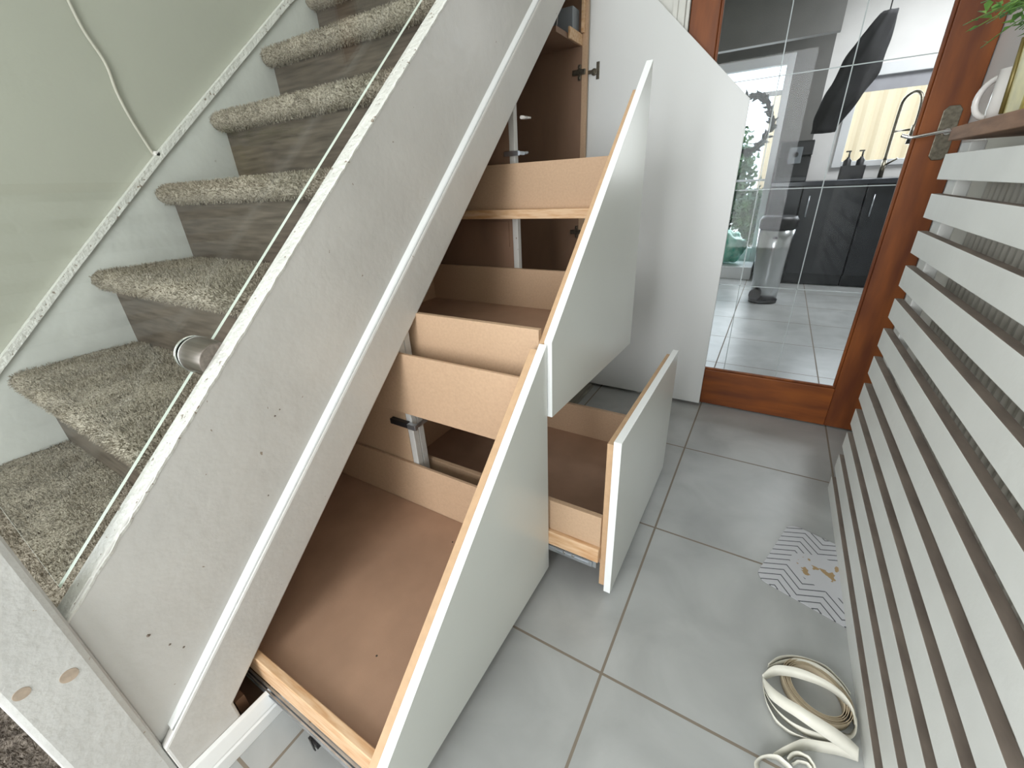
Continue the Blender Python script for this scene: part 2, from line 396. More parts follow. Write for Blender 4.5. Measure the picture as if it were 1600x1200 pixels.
# outer string, its chipped top edge is a second material
bm = B(); SX0, SX1 = -0.800, -0.765
zt = lambda y: 0.472 + 0.906 * y
zlow = lambda y: 0.012 + 0.9245 * y
zhi = lambda y: 0.1435 + 0.923 * y
YE = 1.985
fs = aprism(bm, [(0, 0.03), (YE, zlow(YE) + 0.03), (YE, zt(YE)), (0, zt(0))], 'X', SX0, SX1)
obj('outer_string', bm, M['paint'], st, 0.002)
# irregular chipped arris along the string top
bm = B(); n = 240; rows = []
for k in range(n + 1):
    y = YE * k / n; z = zt(y)
    j = noise.noise(Vector((y * 60, 0, 3))) * 0.0022 + noise.noise(Vector((y * 170, 2, 3))) * 0.0015
    if y < 0.16: j += noise.noise(Vector((y * 90, 5, 3))) * 0.004 - 0.002
    rows.append([bm.verts.new((SX0 - 0.002, y, z + 0.001)), bm.verts.new((SX0 + 0.010, y, z + 0.0022)), bm.verts.new((SX0 + 0.0135, y, z + 0.0012)), bm.verts.new((SX1 - 0.004, y, z + 0.0016)), bm.verts.new((SX1 + 0.0012, y, z - 0.001 + j)), bm.verts.new((SX1 + 0.0006, y, z - 0.006 + j))])
for a, b in zip(rows, rows[1:]):
    for k in range(5): bm.faces.new([a[k], a[k + 1], b[k + 1], b[k]])
obj('string_edge', bm, M['paint_top'], st)
# wall string
bm = B()
wsp = [(y * K, 1 + (z - 1) * K) for y, z in ((1.785, 2.06), (1.18, 1.585), (0.648, 1.118), (0.364, 0.858), (0.212, 0.715), (-0.3, 0.24))]
aprism(bm, [(-0.333, 0.0), (1.985, 1.3)] + wsp, 'X', -1.719, -1.7065)
ws = obj('wall_string', bm, M['wallstring'], st)
bm = B()
pth = [(y * K, 1 + (z - 1) * K) for y, z in ((-0.3, 0.24), (0.212, 0.718), (0.364, 0.861), (0.648, 1.121), (1.18, 1.588), (1.785, 2.063))]
for (a, b) in zip(pth, pth[1:]):
    aprism(bm, [(a[0], a[1] - 0.012), (b[0], b[1] - 0.012), (b[0], b[1] + 0.012), (a[0], a[1] + 0.012)], 'X', -1.7195, -1.698)
obj('string_moulding', bm, M['paint_top'], ws)
# newel post
bm = B(); abox(bm, -0.842, -0.752, -0.088, 0.0006, 0, 1.12)
nw = obj('newel_post', bm, M['newel'], st, 0.009)
for (y, z, r) in ((-0.028, 0.397, 0.0105), (-0.068, 0.418, 0.009)):
    bm = B(); acyl(bm, (-0.7535, y, z), (-0.7512, y, z), r, r * 0.95, 20)
    obj('wood_plug', bm, mat('plug_wood', (0.46, 0.37, 0.29), 0.7, var=0.15, scale=60), nw)
for (y, z, s) in ((0.06, 0.36, .006), (0.075, 0.315, .004), (0.088, 0.29, .004), (0.36, 0.62, .004), (0.372, 0.628, .003), (0.30, 0.47, .003)):
    bm = B(); acyl(bm, (-0.766, y, z), (-0.7646, y + 0.001, z + 0.001), s * 0.6, s * 0.4, 7); obj('dent', bm, M['slatraw'], st)

# ================================================================ GLASS BALUSTRADE
gb = thing('glass_balustrade', 'clear frameless glass panel running up beside the carpeted stairs', 'balustrade', (-0.89, 0.016, 0.45))
gy = lambda y: 0.437 + 0.927 * y
bm = B(); fs = aprism(bm, [(0.016, gy(0.016)), (2.0, gy(2.0)), (2.0, gy(2.0) + 0.85), (0.016, gy(0.016) + 0.85)], 'X', -0.889, -0.879)
for f in fs[2:]: f.material_index = 1
obj('glass_panel', bm, [M['glass'], M['glassedge']], gb)
def standoff(y, z):
    bm = B(); acyl(bm, (-0.802, y, z), (-0.876, y, z), 0.0335, seg=48)
    so = obj('standoff', bm, M['brushed'], gb, 0.0015)
    bm = B(); acyl(bm, (-0.8905, y, z), (-0.897, y, z), 0.034, seg=48); obj('standoff_cap', bm, M['silver'], so, 0.002)
    bm = B(); acyl(bm, (-0.8755, y, z), (-0.8785, y, z), 0.0345, seg=48); obj('standoff_ring', bm, M['silver'], so, 0.001)
standoff(0.320, 0.744); standoff(1.40, 1.80)

def rail(name, x0, x1, y0, y1, z0, z1, m, parent, bev=0.001, label=None):
    bm = B(); abox(bm, x0, x1, y0, y1, z0, z1); return obj(name, bm, m, parent, bev, label=label)
# ================================================================ UNDER-STAIRS CABINET
cab = thing('understairs_cabinet', 'white and raw fibreboard storage cabinet built under the stairs, drawers pulled out', 'cabinet', (-0.95, 1.0, 0))
XF = -0.745
# filler board that runs up under the string
bm = B()
aprism(bm, [(0.0, 0.0), (0.105, 0.0), (0.105, zlow(0.105)), (1.98, zlow(1.98)), (1.98, zhi(1.98)), (0.0, zhi(0.0))], 'X', XF - 0.0195, XF)
obj('filler_board', bm, M['paint'], cab, 0.0045)
bm = B()
aprism(bm, [(-0.765, 0), (-0.7645, 0)], 'Y', 0, 0) if False else None
n = 60; rows = []
for k in range(n + 1):          # caulk fillet on the filler's top edge
    y = 0.02 + 1.9 * k / n; z = zhi(y)
    w = 0.006 + 0.007 * min(1, y / 0.25)
    rows.append([bm.verts.new((SX1 - 0.001, y, z + w)), bm.verts.new((SX1 + 0.007, y, z + w * 0.30)), bm.verts.new((XF - 0.004, y, z + 0.0006)), bm.verts.new((SX1 - 0.001, y, z - 0.004))])
for a, b in zip(rows, rows[1:]):
    for k in range(3):
        f = bm.faces.new([a[k], a[k + 1], b[k + 1], b[k]]); f.smooth = k < 2
obj('caulk_bead', bm, M['edge'], cab)
zr = lambda y: zlow(y) - 0.03    # height of the added roof board over the carcass
# dividers
def divider(y0, y1, name='divider_panel'):
    bm = B()
    ztop = zlow(y0) + 0.012
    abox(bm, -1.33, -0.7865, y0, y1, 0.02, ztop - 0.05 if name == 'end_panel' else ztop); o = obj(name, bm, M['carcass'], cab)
    return o, ztop
d1, z1 = divider(0.700, 0.742)
d1.data.materials[0] = M['mdf']
bm = B()
abox(bm, -0.786, -0.7655, 0.7005, 0.7205, 0.02, z1 + 0.02); abox(bm, -0.786, -0.7655, 0.7222, 0.7425, 0.02, z1 + 0.02)
obj('face_strip', bm, M['newel'], d1, 0.0015)
d2, z2 = divider(1.326, 1.346)
bm = B(); abox(bm, -0.786, -0.7655, 1.325, 1.347, 0.02, z2 + 0.02); obj('face_strip', bm, M['paint'], d2, 0.0015)
ep, z3 = divider(1.925, 1.943, 'end_panel')
rail('end_panel_lit_edge', -0.7865, -0.7655, 1.925, 1.943, 0.02, 1.76, M['mdf'], cab)  # front edge of the end panel, lighter board standing in for light on it
bm = B(); abox(bm, -0.99 + 0.09, -0.80, 1.322, 1.3258, 0.805, 0.89); obj('cover_patch', bm, M['carcass'], d2)
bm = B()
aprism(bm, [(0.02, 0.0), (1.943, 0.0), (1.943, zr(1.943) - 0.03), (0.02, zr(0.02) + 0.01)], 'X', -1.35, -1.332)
obj('back_panel', bm, M['carcass'], cab)  # unseen back, added to keep the inside dark
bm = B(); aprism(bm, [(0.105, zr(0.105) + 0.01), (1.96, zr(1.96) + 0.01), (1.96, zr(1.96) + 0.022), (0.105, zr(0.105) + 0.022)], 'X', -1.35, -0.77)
obj('added_roof_board', bm, M['carcass'], cab)  # unseen sloped board, added so no light gets in from above
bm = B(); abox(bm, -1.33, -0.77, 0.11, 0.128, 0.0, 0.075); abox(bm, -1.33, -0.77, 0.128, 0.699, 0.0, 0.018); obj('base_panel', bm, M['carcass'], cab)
# base frame on the floor of the tall bay
bm = B(); abox(bm, -0.765, -0.70, 1.36, 1.95, 0.0, 0.018); abox(bm, -0.70, -0.688, 1.36, 1.95, 0.0, 0.008)
obj('base_frame', bm, mat('grey_timber', (0.26, 0.25, 0.21), 0.7, var=0.1), cab, 0.001)
# plinth with bead at the near end
bm = B(); aprism(bm, [(-0.744, 0.0), (-0.724, 0.0), (-0.724, 0.030), (-0.727, 0.034), (-0.727, 0.038), (-0.729, 0.044), (-0.735, 0.064), (-0.744, 0.066)], 'Y', -0.086, 0.60)
obj('plinth', bm, M['edge'], cab, 0.001)
# catches
def catch(y0, z, s):
    bm = B()
    abox(bm, -0.835, -0.772, y0 - 0.014, y0, z - 0.008, z + 0.008)
    o = obj('catch', bm, M['black'], cab, 0.001)
    bm = B(); abox(bm, -0.772, -0.742, y0 - 0.013, y0 - 0.001, z - 0.010, z + 0.006); abox(bm, -0.750, -0.7465, y0 - 0.004, y0 + 0.042 * s, z - 0.008, z + 0.004)
    obj('catch_plate', bm, M['metal'], o, 0.001)
catch(0.6995, 0.418, 1)
bm = B(); acyl(bm, (-0.752, 1.35, 1.195), (-0.752, 1.385, 1.197), 0.005); acyl(bm, (-0.752, 1.385, 1.197), (-0.752, 1.41, 1.199), 0.0035)
obj('bumper_pin', bm, M['ceramic'], cab)
bm = B(); abox(bm, -0.80, -0.748, 1.313, 1.3245, 1.088, 1.102); abox(bm, -0.7495, -0.744, 1.322, 1.35, 1.09, 1.10); acyl(bm, (-0.747, 1.35, 1.095), (-0.747, 1.375, 1.098), 0.0045)
obj('magnetic_catch', bm, M['metal'], cab)

# ---- drawers
def front(poly, xo, parent, lining_drop=0.006, near=True):
    bm = B(); fs = aprism(bm, poly, 'X', xo - 0.018, xo)
    for f in fs:
        if abs(f.normal.x) < 0.5: pass
    o = obj('drawer_front', bm, [M['lacquer'], M['edge']], parent, 0.0008, label='grey-white lacquered drawer front')
    for p in o.data.polygons:
        if abs(p.normal.x) < 0.5: p.material_index = 1
    return o
def runner(y, z, x0, x1, parent):
    bm = B()
    abox(bm, x0, x1, y - 0.004, y, z - 0.022, z + 0.004)
    abox(bm, x0, x1 - 0.01, y - 0.009, y - 0.006, z - 0.018, z); abox(bm, x0, x1 - 0.02, y - 0.011, y - 0.009, z - 0.012, z - 0.006)
    o = obj('runner', bm, M['metal'], parent)
# drawer 1 : big triangular drawer nearest the camera
def DR(name, bm, label): return obj(name, bm, M['mdfbottom'], cab, 0.0008, label=label)
X1 = -0.370
bm = B(); abox(bm, X1 - 0.034 - 0.76, X1 - 0.0345, 0.181, 0.689, 0.112, 0.131)
dr1 = DR('drawer', bm, 'large low triangular drawer with brown fibreboard bottom')
front([(0.010, 0.036), (0.745, 0.036), (0.745, 0.694), (0.010, 0.042)], X1, dr1)
bm = B(); aprism(bm, [(0.040, 0.045), (0.735, 0.045), (0.735, 0.684), (0.040, 0.066)], 'X', X1 - 0.034, X1 - 0.0185)
obj('front_lining', bm, M['mdfedge'], dr1, 0.0008)
XI = X1 - 0.0345; XE = X1 - 0.034 - 0.76
rail('side_panel', XE, XI, 0.690, 0.6985, 0.09, 0.284, M['mdf'], dr1)
rail('upper_panel', XE, XI, 0.690, 0.6985, 0.455, 0.632, M['mdf'], dr1, label='upper fibreboard panel with open gap beneath')
rail('side_rail', XE, XI, 0.1655, 0.1805, 0.075, 0.156, M['pine'], dr1, 0.0015, label='pine side rail')
rail('back_panel', XE - 0.016, XE - 0.0005, 0.1655, 0.6985, 0.075, 0.284, M['mdf'], dr1)
runner(0.165, 0.066, -0.86, XI - 0.01, dr1)
bm = B(); abox(bm, -0.60, -0.575, 0.150, 0.158, 0.035, 0.05); abox(bm, -0.592, -0.586, 0.148, 0.15, 0.02, 0.06); obj('runner_clip', bm, M['black'], dr1)
for (x, y) in ((-0.44, 0.62), (-0.60, 0.62), (-0.55, 0.30), (-0.43, 0.22)):
    bm = B(); acyl(bm, (x, y, 0.1311), (x, y, 0.1316), 0.0022, seg=10); obj('screw_hole', bm, M['screw'], dr1)
# drawer 2 : tall upper drawer
X2 = -0.360
bm = B(); abox(bm, X2 - 0.034 - 0.76, X2 - 0.0345, 0.7705, 1.300, 0.583, 0.600)
dr2 = DR('drawer', bm, 'upper drawer with slanted front, one level above the low square drawer')
front([(0.749, 0.517), (1.378, 0.487), (1.378, 1.288), (0.749, 0.699)], X2, dr2)
bm = B(); aprism(bm, [(0.756, 0.53), (1.325, 0.50), (1.325, 1.218), (0.756, 0.692)], 'X', X2 - 0.034, X2 - 0.0185)
obj('front_lining', bm, M['mdfedge'], dr2, 0.0008)
XI = X2 - 0.0345; XE = X2 - 0.034 - 0.76
rail('side_panel', XE, XI, 0.756, 0.770, 0.55, 0.720, M['mdf'], dr2)
rail('side_panel', XE, XI, 1.3005, 1.315, 0.55, 0.735, M['mdf'], dr2)
rail('batten', XE, XI, 1.262, 1.3000, 0.903, 0.931, M['pine'], dr2, 0.0015, label='pine batten under the upper panel')
rail('upper_panel', XE, XI, 1.3005, 1.315, 0.903, 1.066, M['mdf'], dr2, label='upper fibreboard panel with open gap beneath')
rail('back_panel', XE - 0.016, XE - 0.0005, 0.756, 1.315, 0.55, 0.72, M['mdf'], dr2)
# drawer 3 : low square drawer, pulled furthest
X3 = -0.198
bm = B(); abox(bm, X3 - 0.034 - 0.76, X3 - 0.0345, 0.7705, 1.300, 0.098, 0.115)
dr3 = DR('drawer', bm, 'low square drawer pulled out furthest, under the upper slanted drawer')
front([(0.757, 0.018), (1.372, 0.018), (1.372, 0.488), (0.757, 0.488)], X3, dr3)
bm = B(); abox(bm, X3 - 0.034, X3 - 0.0185, 0.764, 1.36, 0.03, 0.475)
obj('front_lining', bm, M['mdfedge'], dr3, 0.0008)
XI = X3 - 0.0345; XE = X3 - 0.034 - 0.76
rail('side_panel', XE, XI, 0.756, 0.770, 0.168, 0.264, M['mdf'], dr3)
rail('side_panel', XE, XI, 1.3005, 1.315, 0.09, 0.240, M['mdf'], dr3)
rail('side_rail', XE, XI, 0.746, 0.7700, 0.122, 0.1675, M['pine'], dr3, 0.0015, label='pine side rail')
rail('back_panel', XE - 0.016, XE - 0.0005, 0.756, 1.315, 0.09, 0.25, M['mdf'], dr3)
runner(0.757, 0.116, -0.80, XI - 0.006, dr3)
for x in (-0.30, -0.325):
    bm = B(); acyl(bm, (x, 0.7472, 0.112), (x, 0.7445, 0.112), 0.004, seg=12); obj('rivet', bm, M['silver'], dr3)
for (x, y) in ((-0.28, 1.24), (-0.45, 0.83), (-0.34, 0.85)):
    bm = B(); acyl(bm, (x, y, 0.1151), (x, y, 0.1157), 0.003, seg=10); obj('screw_hole', bm, M['screw'], dr3)

# ---- tall door of the cabinet, swung open
bm = B(); aprism(bm, [(-0.772, 0.018), (-0.160, 0.018), (-0.160, 1.243), (-0.772, 1.832)], 'Y', 1.955, 1.973)
cd = obj('cabinet_door', bm, [M['doorwhite'], M['edge']], cab, 0.001, label='tall white door with sloping top, swung open')
def hinge(z):
    bm = B()
    abox(bm, -0.735, -0.722, 1.9515, 1.9548, z - 0.026, z + 0.032)
    acyl(bm, (-0.744, 1.9545, z), (-0.744, 1.949, z), 0.013, 0.012, 20)
    abox(bm, -0.768, -0.742, 1.940, 1.951, z - 0.006, z + 0.006)
    obj('hinge_cup', bm, M['brass'], cd, 0.0008)
    bm = B()
    abox(bm, -0.800, -0.788, 1.9165, 1.9248, z - 0.026, z + 0.026); abox(bm, -0.822, -0.768, 1.911, 1.920, z - 0.009, z + 0.009)
    acyl(bm, (-0.794, 1.9165, z + 0.018), (-0.794, 1.913, z + 0.018), 0.004, seg=10); acyl(bm, (-0.794, 1.9165, z - 0.018), (-0.794, 1.913, z - 0.018), 0.004, seg=10)
    obj('hinge_plate', bm, M['brass'], cab, 0.0008)
hinge(1.402); hinge(0.795)
# things seen at the very top of the tall bay
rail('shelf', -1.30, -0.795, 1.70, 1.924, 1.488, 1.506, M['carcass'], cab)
rail('batten', -0.793, -0.785, 1.80, 1.924, 1.488, 1.524, M['pine'], cab)
rail('batten', -0.785, -0.775, 1.905, 1.924, 1.526, 1.76, M['pine'], cab)
bx = thing('meter_box', 'dark blue-grey metal box on the shelf at the top of the under-stairs cabinet', 'box', (-0.87, 1.84, 1.507))
rail('case', -0.95, -0.80, 1.86, 1.922, 1.507, 1.60, M['bluegrey'], bx, 0.003)
bm = B(); atube(bm, catmull([(-0.90, 1.857, 1.60), (-0.885, 1.852, 1.55), (-0.872, 1.85, 1.528), (-0.862, 1.852, 1.56), (-0.862, 1.857, 1.61)], 6), 0.0022, 8)
obj('wire_loop', bm, M['ceramic'], bx)

# ================================================================ RADIATOR COVER
rc = thing('radiator_cover', 'white slatted timber radiator cover with dark wooden top shelf', 'radiator cover', (0.36, 0.9, 0))
bm = B()
SY0, SY1 = 0.18, 1.535
for k in range(12):
    zt_ = 1.024 - 0.0885 * k; z0 = zt_ - 0.0565
    j = random.uniform(-0.006, 0.006); ye = SY1 + random.uniform(-0.004, 0.004)
    fs = abox(bm, 0.325, 0.344, SY0, ye, max(z0, 0.0), zt_ + j * 0.2)
    fs[-1].material_index = 1; 
    for f in fs:
        f.normal_update()
        if f.normal.z > 0.9 or f.calc_center_median().z > zt_ - 0.002 and abs(f.normal.z) > 0.9: f.material_index = 1
sp = obj('slat_panel', bm, [M['slat'], M['slatraw']], rc, 0.0012)
for p in sp.data.polygons: p.material_index = 1 if p.normal.z > 0.9 else 0
for (y0, y1) in ((1.455, 1.520), (0.42, 0.50)):
    rail('post', 0.3445, 0.372, y0, y1, 0.0, 1.045, M['slat'], rc, 0.002)
rail('shelf', 0.316, 0.452, 0.10, 1.512, 1.050, 1.078, M['shelfwood'], rc, 0.002, label='brown stained timber top shelf')
rad = thing('radiator', 'ribbed off-white radiator panel behind the white slats', 'radiator', (0.42, 1.0, 0.15))
bm = B()
y = 0.54; pts = []
while y < 1.452:
    pts += [(0.4015, y), (0.3935, y + 0.008), (0.3935, y + 0.017), (0.4015, y + 0.025)]; y += 0.0305
ring = pts + [(0.43, pts[-1][1]), (0.43, pts[0][1])]
aprism(bm, ring, 'Z', 0.12, 1.00)
obj('panel', bm, M['radiator'], rad)
rail('bracket', 0.4305, 0.4545, 0.8, 0.84, 0.5, 0.9, M['radiator'], rad); rail('bracket', 0.4305, 0.4545, 1.2, 1.24, 0.5, 0.9, M['radiator'], rad)
bm = B(); acyl(bm, (0.415, 0.60, 0.001), (0.415, 0.60, 0.121), 0.008); obj('pipe', bm, M['radiator'], rad)

# ---- things on the shelf
TIN = (0.385, 1.262)
pot = thing('planter_tin', 'square gold metal planter tin on the dark wooden shelf', 'planter', (TIN[0], TIN[1], 1.0785))
def rrect(cx, cy, hx, hy, r, n=5):
    o = []
    for (sx, sy, a0) in ((1, 1, 0), (-1, 1, PI / 2), (-1, -1, PI), (1, -1, 1.5 * PI)):
        for k in range(n + 1):
            a = a0 + PI / 2 * k / n; o.append((cx + sx * (hx - r) + r * math.cos(a), cy + sy * (hy - r) + r * math.sin(a)))
    return o
bm = B(); loops = []
for (s, z) in ((0.046, 1.079), (0.047, 1.085), (0.054, 1.205), (0.057, 1.207), (0.057, 1.216), (0.051, 1.216), (0.050, 1.20)):
    loops.append([bm.verts.new((p[0], p[1], z)) for p in rrect(TIN[0], TIN[1], s, s, 0.012)])
for a, b in zip(loops, loops[1:]):
    for k in range(len(a)): bm.faces.new([a[k], a[(k + 1) % len(a)], b[(k + 1) % len(a)], b[k]])
bm.faces.new(loops[0][::-1]); bm.faces.new(loops[-1])
obj('tin_body', bm, M['gold'], pot)
for s in ((-1, 1), (1, 1)):
    x = TIN[0] + s[0] * 0.047; yy = TIN[1] + s[1] * 0.047
    bm = B(); atube(bm, [(x, yy, 1.084), (x + s[0] * 0.006, yy + s[1] * 0.006, 1.205)], 0.004, 8); obj('corner_bead', bm, M['golddark'], pot)
pl = thing('artificial_plant', 'leafy green plant spilling out of the gold tin', 'plant', (TIN[0], TIN[1], 1.201))
bm = B(); bs = B(); random.seed(11)
for k in range(40):
    a = random.uniform(0, 2 * PI); r = random.uniform(0.04, 0.10); up = random.uniform(0.0, 0.07)
    if k < 26: a = random.uniform(PI * 0.48, PI * 0.64); r = random.uniform(0.08, 0.36); up = random.uniform(0.0, 0.03) + r * random.uniform(0.02, 0.30)
    px = min(TIN[0] + r * math.cos(a) * 0.8, 0.44); py = TIN[1] + r * math.sin(a); pz = 1.212 + up
    base = Vector((TIN[0] + 0.02 * math.cos(a), TIN[1] + 0.02 * math.sin(a), 1.218)); tip = Vector((px, py, pz))
    mid = (base + tip) / 2 + Vector((0, 0, 0.03))
    path = catmull([base, mid, tip], 4); atube(bs, path, 0.0011, 5)
    for q in range(5):
        c = path[min(len(path) - 1, 3 + q)]; d = Vector((random.uniform(-1, 1), random.uniform(-1, 1), random.uniform(-0.4, 0.7))).normalized()
        s = d.cross(Vector((0, 0, 1))).normalized(); L_ = random.uniform(0.020, 0.034)
        up = Vector((0, 0, 0.004))
        pts = [c, c + d * L_ * 0.4 + s * L_ * 0.28 + up, c + d * L_, c + d * L_ * 0.4 - s * L_ * 0.28 + up]
        pts = [Vector((min(p.x, 0.449), p.y, max(p.z, 1.2))) for p in pts]
        vs = [bm.verts.new(p) for p in pts]; m2 = bm.verts.new((c + d * L_ * 0.45))
        for i in range(4): bm.faces.new([vs[i], vs[(i + 1) % 4], m2])
obj('foliage', bm, M['leaf'], pl, normals=False); obj('stem', bs, M['leaf'], pl)
MUG = (0.368, 1.392)
mug = thing('mug', 'white mug with a round handle beside the gold tin', 'mug', (MUG[0], MUG[1], 1.0785))
bm = B(); lathe(bm, [(0.026, 1.079), (0.030, 1.081), (0.033, 1.095), (0.034, 1.168), (0.0315, 1.168), (0.030, 1.10), (0.02, 1.09)], MUG[0], MUG[1])
obj('mug_body', bm, M['ceramic'], mug)
bm = B(); c = Vector((MUG[0] - 0.020, MUG[1] + 0.034, 1.123)); pts = []
for k in range(15):
    a = -PI * 0.62 + PI * 1.24 * k / 14; pts.append(c + Vector((-0.018 * math.cos(a), 0.036 * math.cos(a), 0.036 * math.sin(a))))
atube(bm, pts, 0.0058, 10); obj('mug_handle', bm, M['ceramic'], mug)
bm = B()
for (a0, z0, z1) in ((PI * 0.70, 1.125, 1.15),):
    for k in range(6):
        pass
    v = []
    for k in range(7):
        a = a0 + 0.35 * k / 6 * 1.4; v.append((MUG[0] + 0.0346 * math.cos(a), MUG[1] + 0.0346 * math.sin(a)))
    lo = [bm.verts.new((p[0], p[1], z0 - 0.01 * math.sin(PI * i / 6))) for i, p in enumerate(v)]; hi = [bm.verts.new((p[0], p[1], z1 + 0.004 * math.sin(PI * i / 6))) for i, p in enumerate(v)]
    for i in range(6): bm.faces.new([lo[i], lo[i + 1], hi[i + 1], hi[i]])
obj('printed_motif', bm, M['maroon'], mug)

# ================================================================ FLOOR ITEMS
def chevron_mat():
    m = bpy.data.materials.new('chevron_print'); m.use_nodes = True
    nt = m.node_tree; b = nt.nodes['Principled BSDF']; b.inputs['Roughness'].default_value = 0.45
    tc = nt.nodes.new('ShaderNodeTexCoord'); sp = nt.nodes.new('ShaderNodeSeparateXYZ'); nt.links.new(tc.outputs['Object'], sp.inputs[0])
    def math_(op, a, b_=None, c=None):
        n = nt.nodes.new('ShaderNodeMath'); n.operation = op
        for i, s in enumerate((a, b_, c)):
            if s is None: continue
            if isinstance(s, (int, float)): n.inputs[i].default_value = s
            else: nt.links.new(s, n.inputs[i])
        return n.outputs[0]
    u = math_('DIVIDE', math_('ADD', sp.outputs['X'], 5.0), 0.098)
    f = math_('FRACT', u)
    tri = math_('ABSOLUTE', math_('SUBTRACT', f, 0.5))            # 0..0.5
    v = math_('ADD', sp.outputs['Y'], math_('MULTIPLY', tri, 0.078))
    w = math_('FRACT', math_('DIVIDE', math_('ADD', v, 5.0), 0.0235))
    line = math_('LESS_THAN', w, 0.15)
    # plain centre oval
    e = math_('ADD', math_('POWER', math_('DIVIDE', math_('SUBTRACT', sp.outputs['X'], 0.15), 0.105), 2.0),
              math_('POWER', math_('DIVIDE', math_('SUBTRACT', sp.outputs['Y'], 0.140), 0.062), 2.0))
    out = math_('GREATER_THAN', e, 1.0)
    fac = math_('MULTIPLY', line, out)
    n1 = nt.nodes.new('ShaderNodeTexNoise'); n1.inputs['Scale'].default_value = 38; nt.links.new(tc.outputs['Object'], n1.inputs['Vector'])
    e2 = math_('LESS_THAN', e, 0.72)
    sp_ = math_('MULTIPLY', math_('GREATER_THAN', n1.outputs['Fac'], 0.61), e2)
    a1 = nt.nodes.new('ShaderNodeMix'); a1.data_type = 'RGBA'; a1.inputs['A'].default_value = (0.53, 0.535, 0.56, 1); a1.inputs['B'].default_value = (0.055, 0.06, 0.07, 1)
    nt.links.new(fac, a1.inputs['Factor'])
    a2 = nt.nodes.new('ShaderNodeMix'); a2.data_type = 'RGBA'; a2.inputs['B'].default_value = (0.38, 0.26, 0.13, 1)
    nt.links.new(sp_, a2.inputs['Factor']); nt.links.new(a1.outputs['Result'], a2.inputs['A'])
    nt.links.new(a2.outputs['Result'], b.inputs['Base Color'])
    return m
# mat: local x along its long side, local y across
bm = B()
poly = rrect(0.16, 0.14, 0.16, 0.14, 0.03, 8)
aprism(bm, poly, 'Z', 0.0, 0.002)
mt = obj('floor_mat', bm, chevron_mat())
mt.location = (0.128, 1.010, 0.0008); mt.rotation_euler = (0, 0, math.radians(-17))
tag(mt, 'small rounded grey mat with black chevron lines on the tiled floor', 'mat')

def ribbon(bm, pts, wv, mi=0):
    """strip of edging tape: centre line pts, width vectors wv (full width)"""
    rows = []
    for p, w in zip(pts, wv):
        rows.append((bm.verts.new(Vector(p) - Vector(w) / 2), bm.verts.new(Vector(p) + Vector(w) / 2)))
    for a, b in zip(rows, rows[1:]):
        f = bm.faces.new([a[0], a[1], b[1], b[0]]); f.smooth = True; f.material_index = mi
W = 0.021
def loop(bm, cx, cy, rx, ry, rot, z0, z1, lean, a0=0, a1=2 * PI, n=60, phase=0, mi=0, flare=0.0):
    pts = []; wv = []
    for k in range(n + 1):
        a = a0 + (a1 - a0) * k / n
        x = rx * math.cos(a); y = ry * math.sin(a)
        X = cx + x * math.cos(rot) - y * math.sin(rot); Y = cy + x * math.sin(rot) + y * math.cos(rot)
        t = 0.5 - 0.5 * math.cos(a - phase)
        z = z0 + (z1 - z0) * t
        rd = Vector((X - cx, Y - cy, 0)).normalized()
        l = lean + flare * t
        w = (Vector((0, 0, 1)) * math.cos(l) + rd * math.sin(l)) * W
        pts.append((X, Y, z + W / 2 * abs(math.cos(l)) + 0.001)); wv.append(w)
    ribbon(bm, pts, wv, mi)
coil = B()
def smooth_band(bm, band, n=5):
    U = catmull([p[0] for p in band], n); L_ = catmull([p[1] for p in band], n)
    rows = [(bm.verts.new(p), bm.verts.new(q)) for p, q in zip(U, L_)]
    for p, q in zip(rows, rows[1:]):
        f = bm.faces.new([p[0], p[1], q[1], q[0]]); f.smooth = True
rot = math.radians(-42)
for k, s in enumerate((0.0, 0.0035, 0.0065, 0.011, 0.014)):
    loop(coil, 0.252, 0.741, 0.050 + s, 0.043 + s, rot, 0.0, 0.001, 0.0, mi=1)
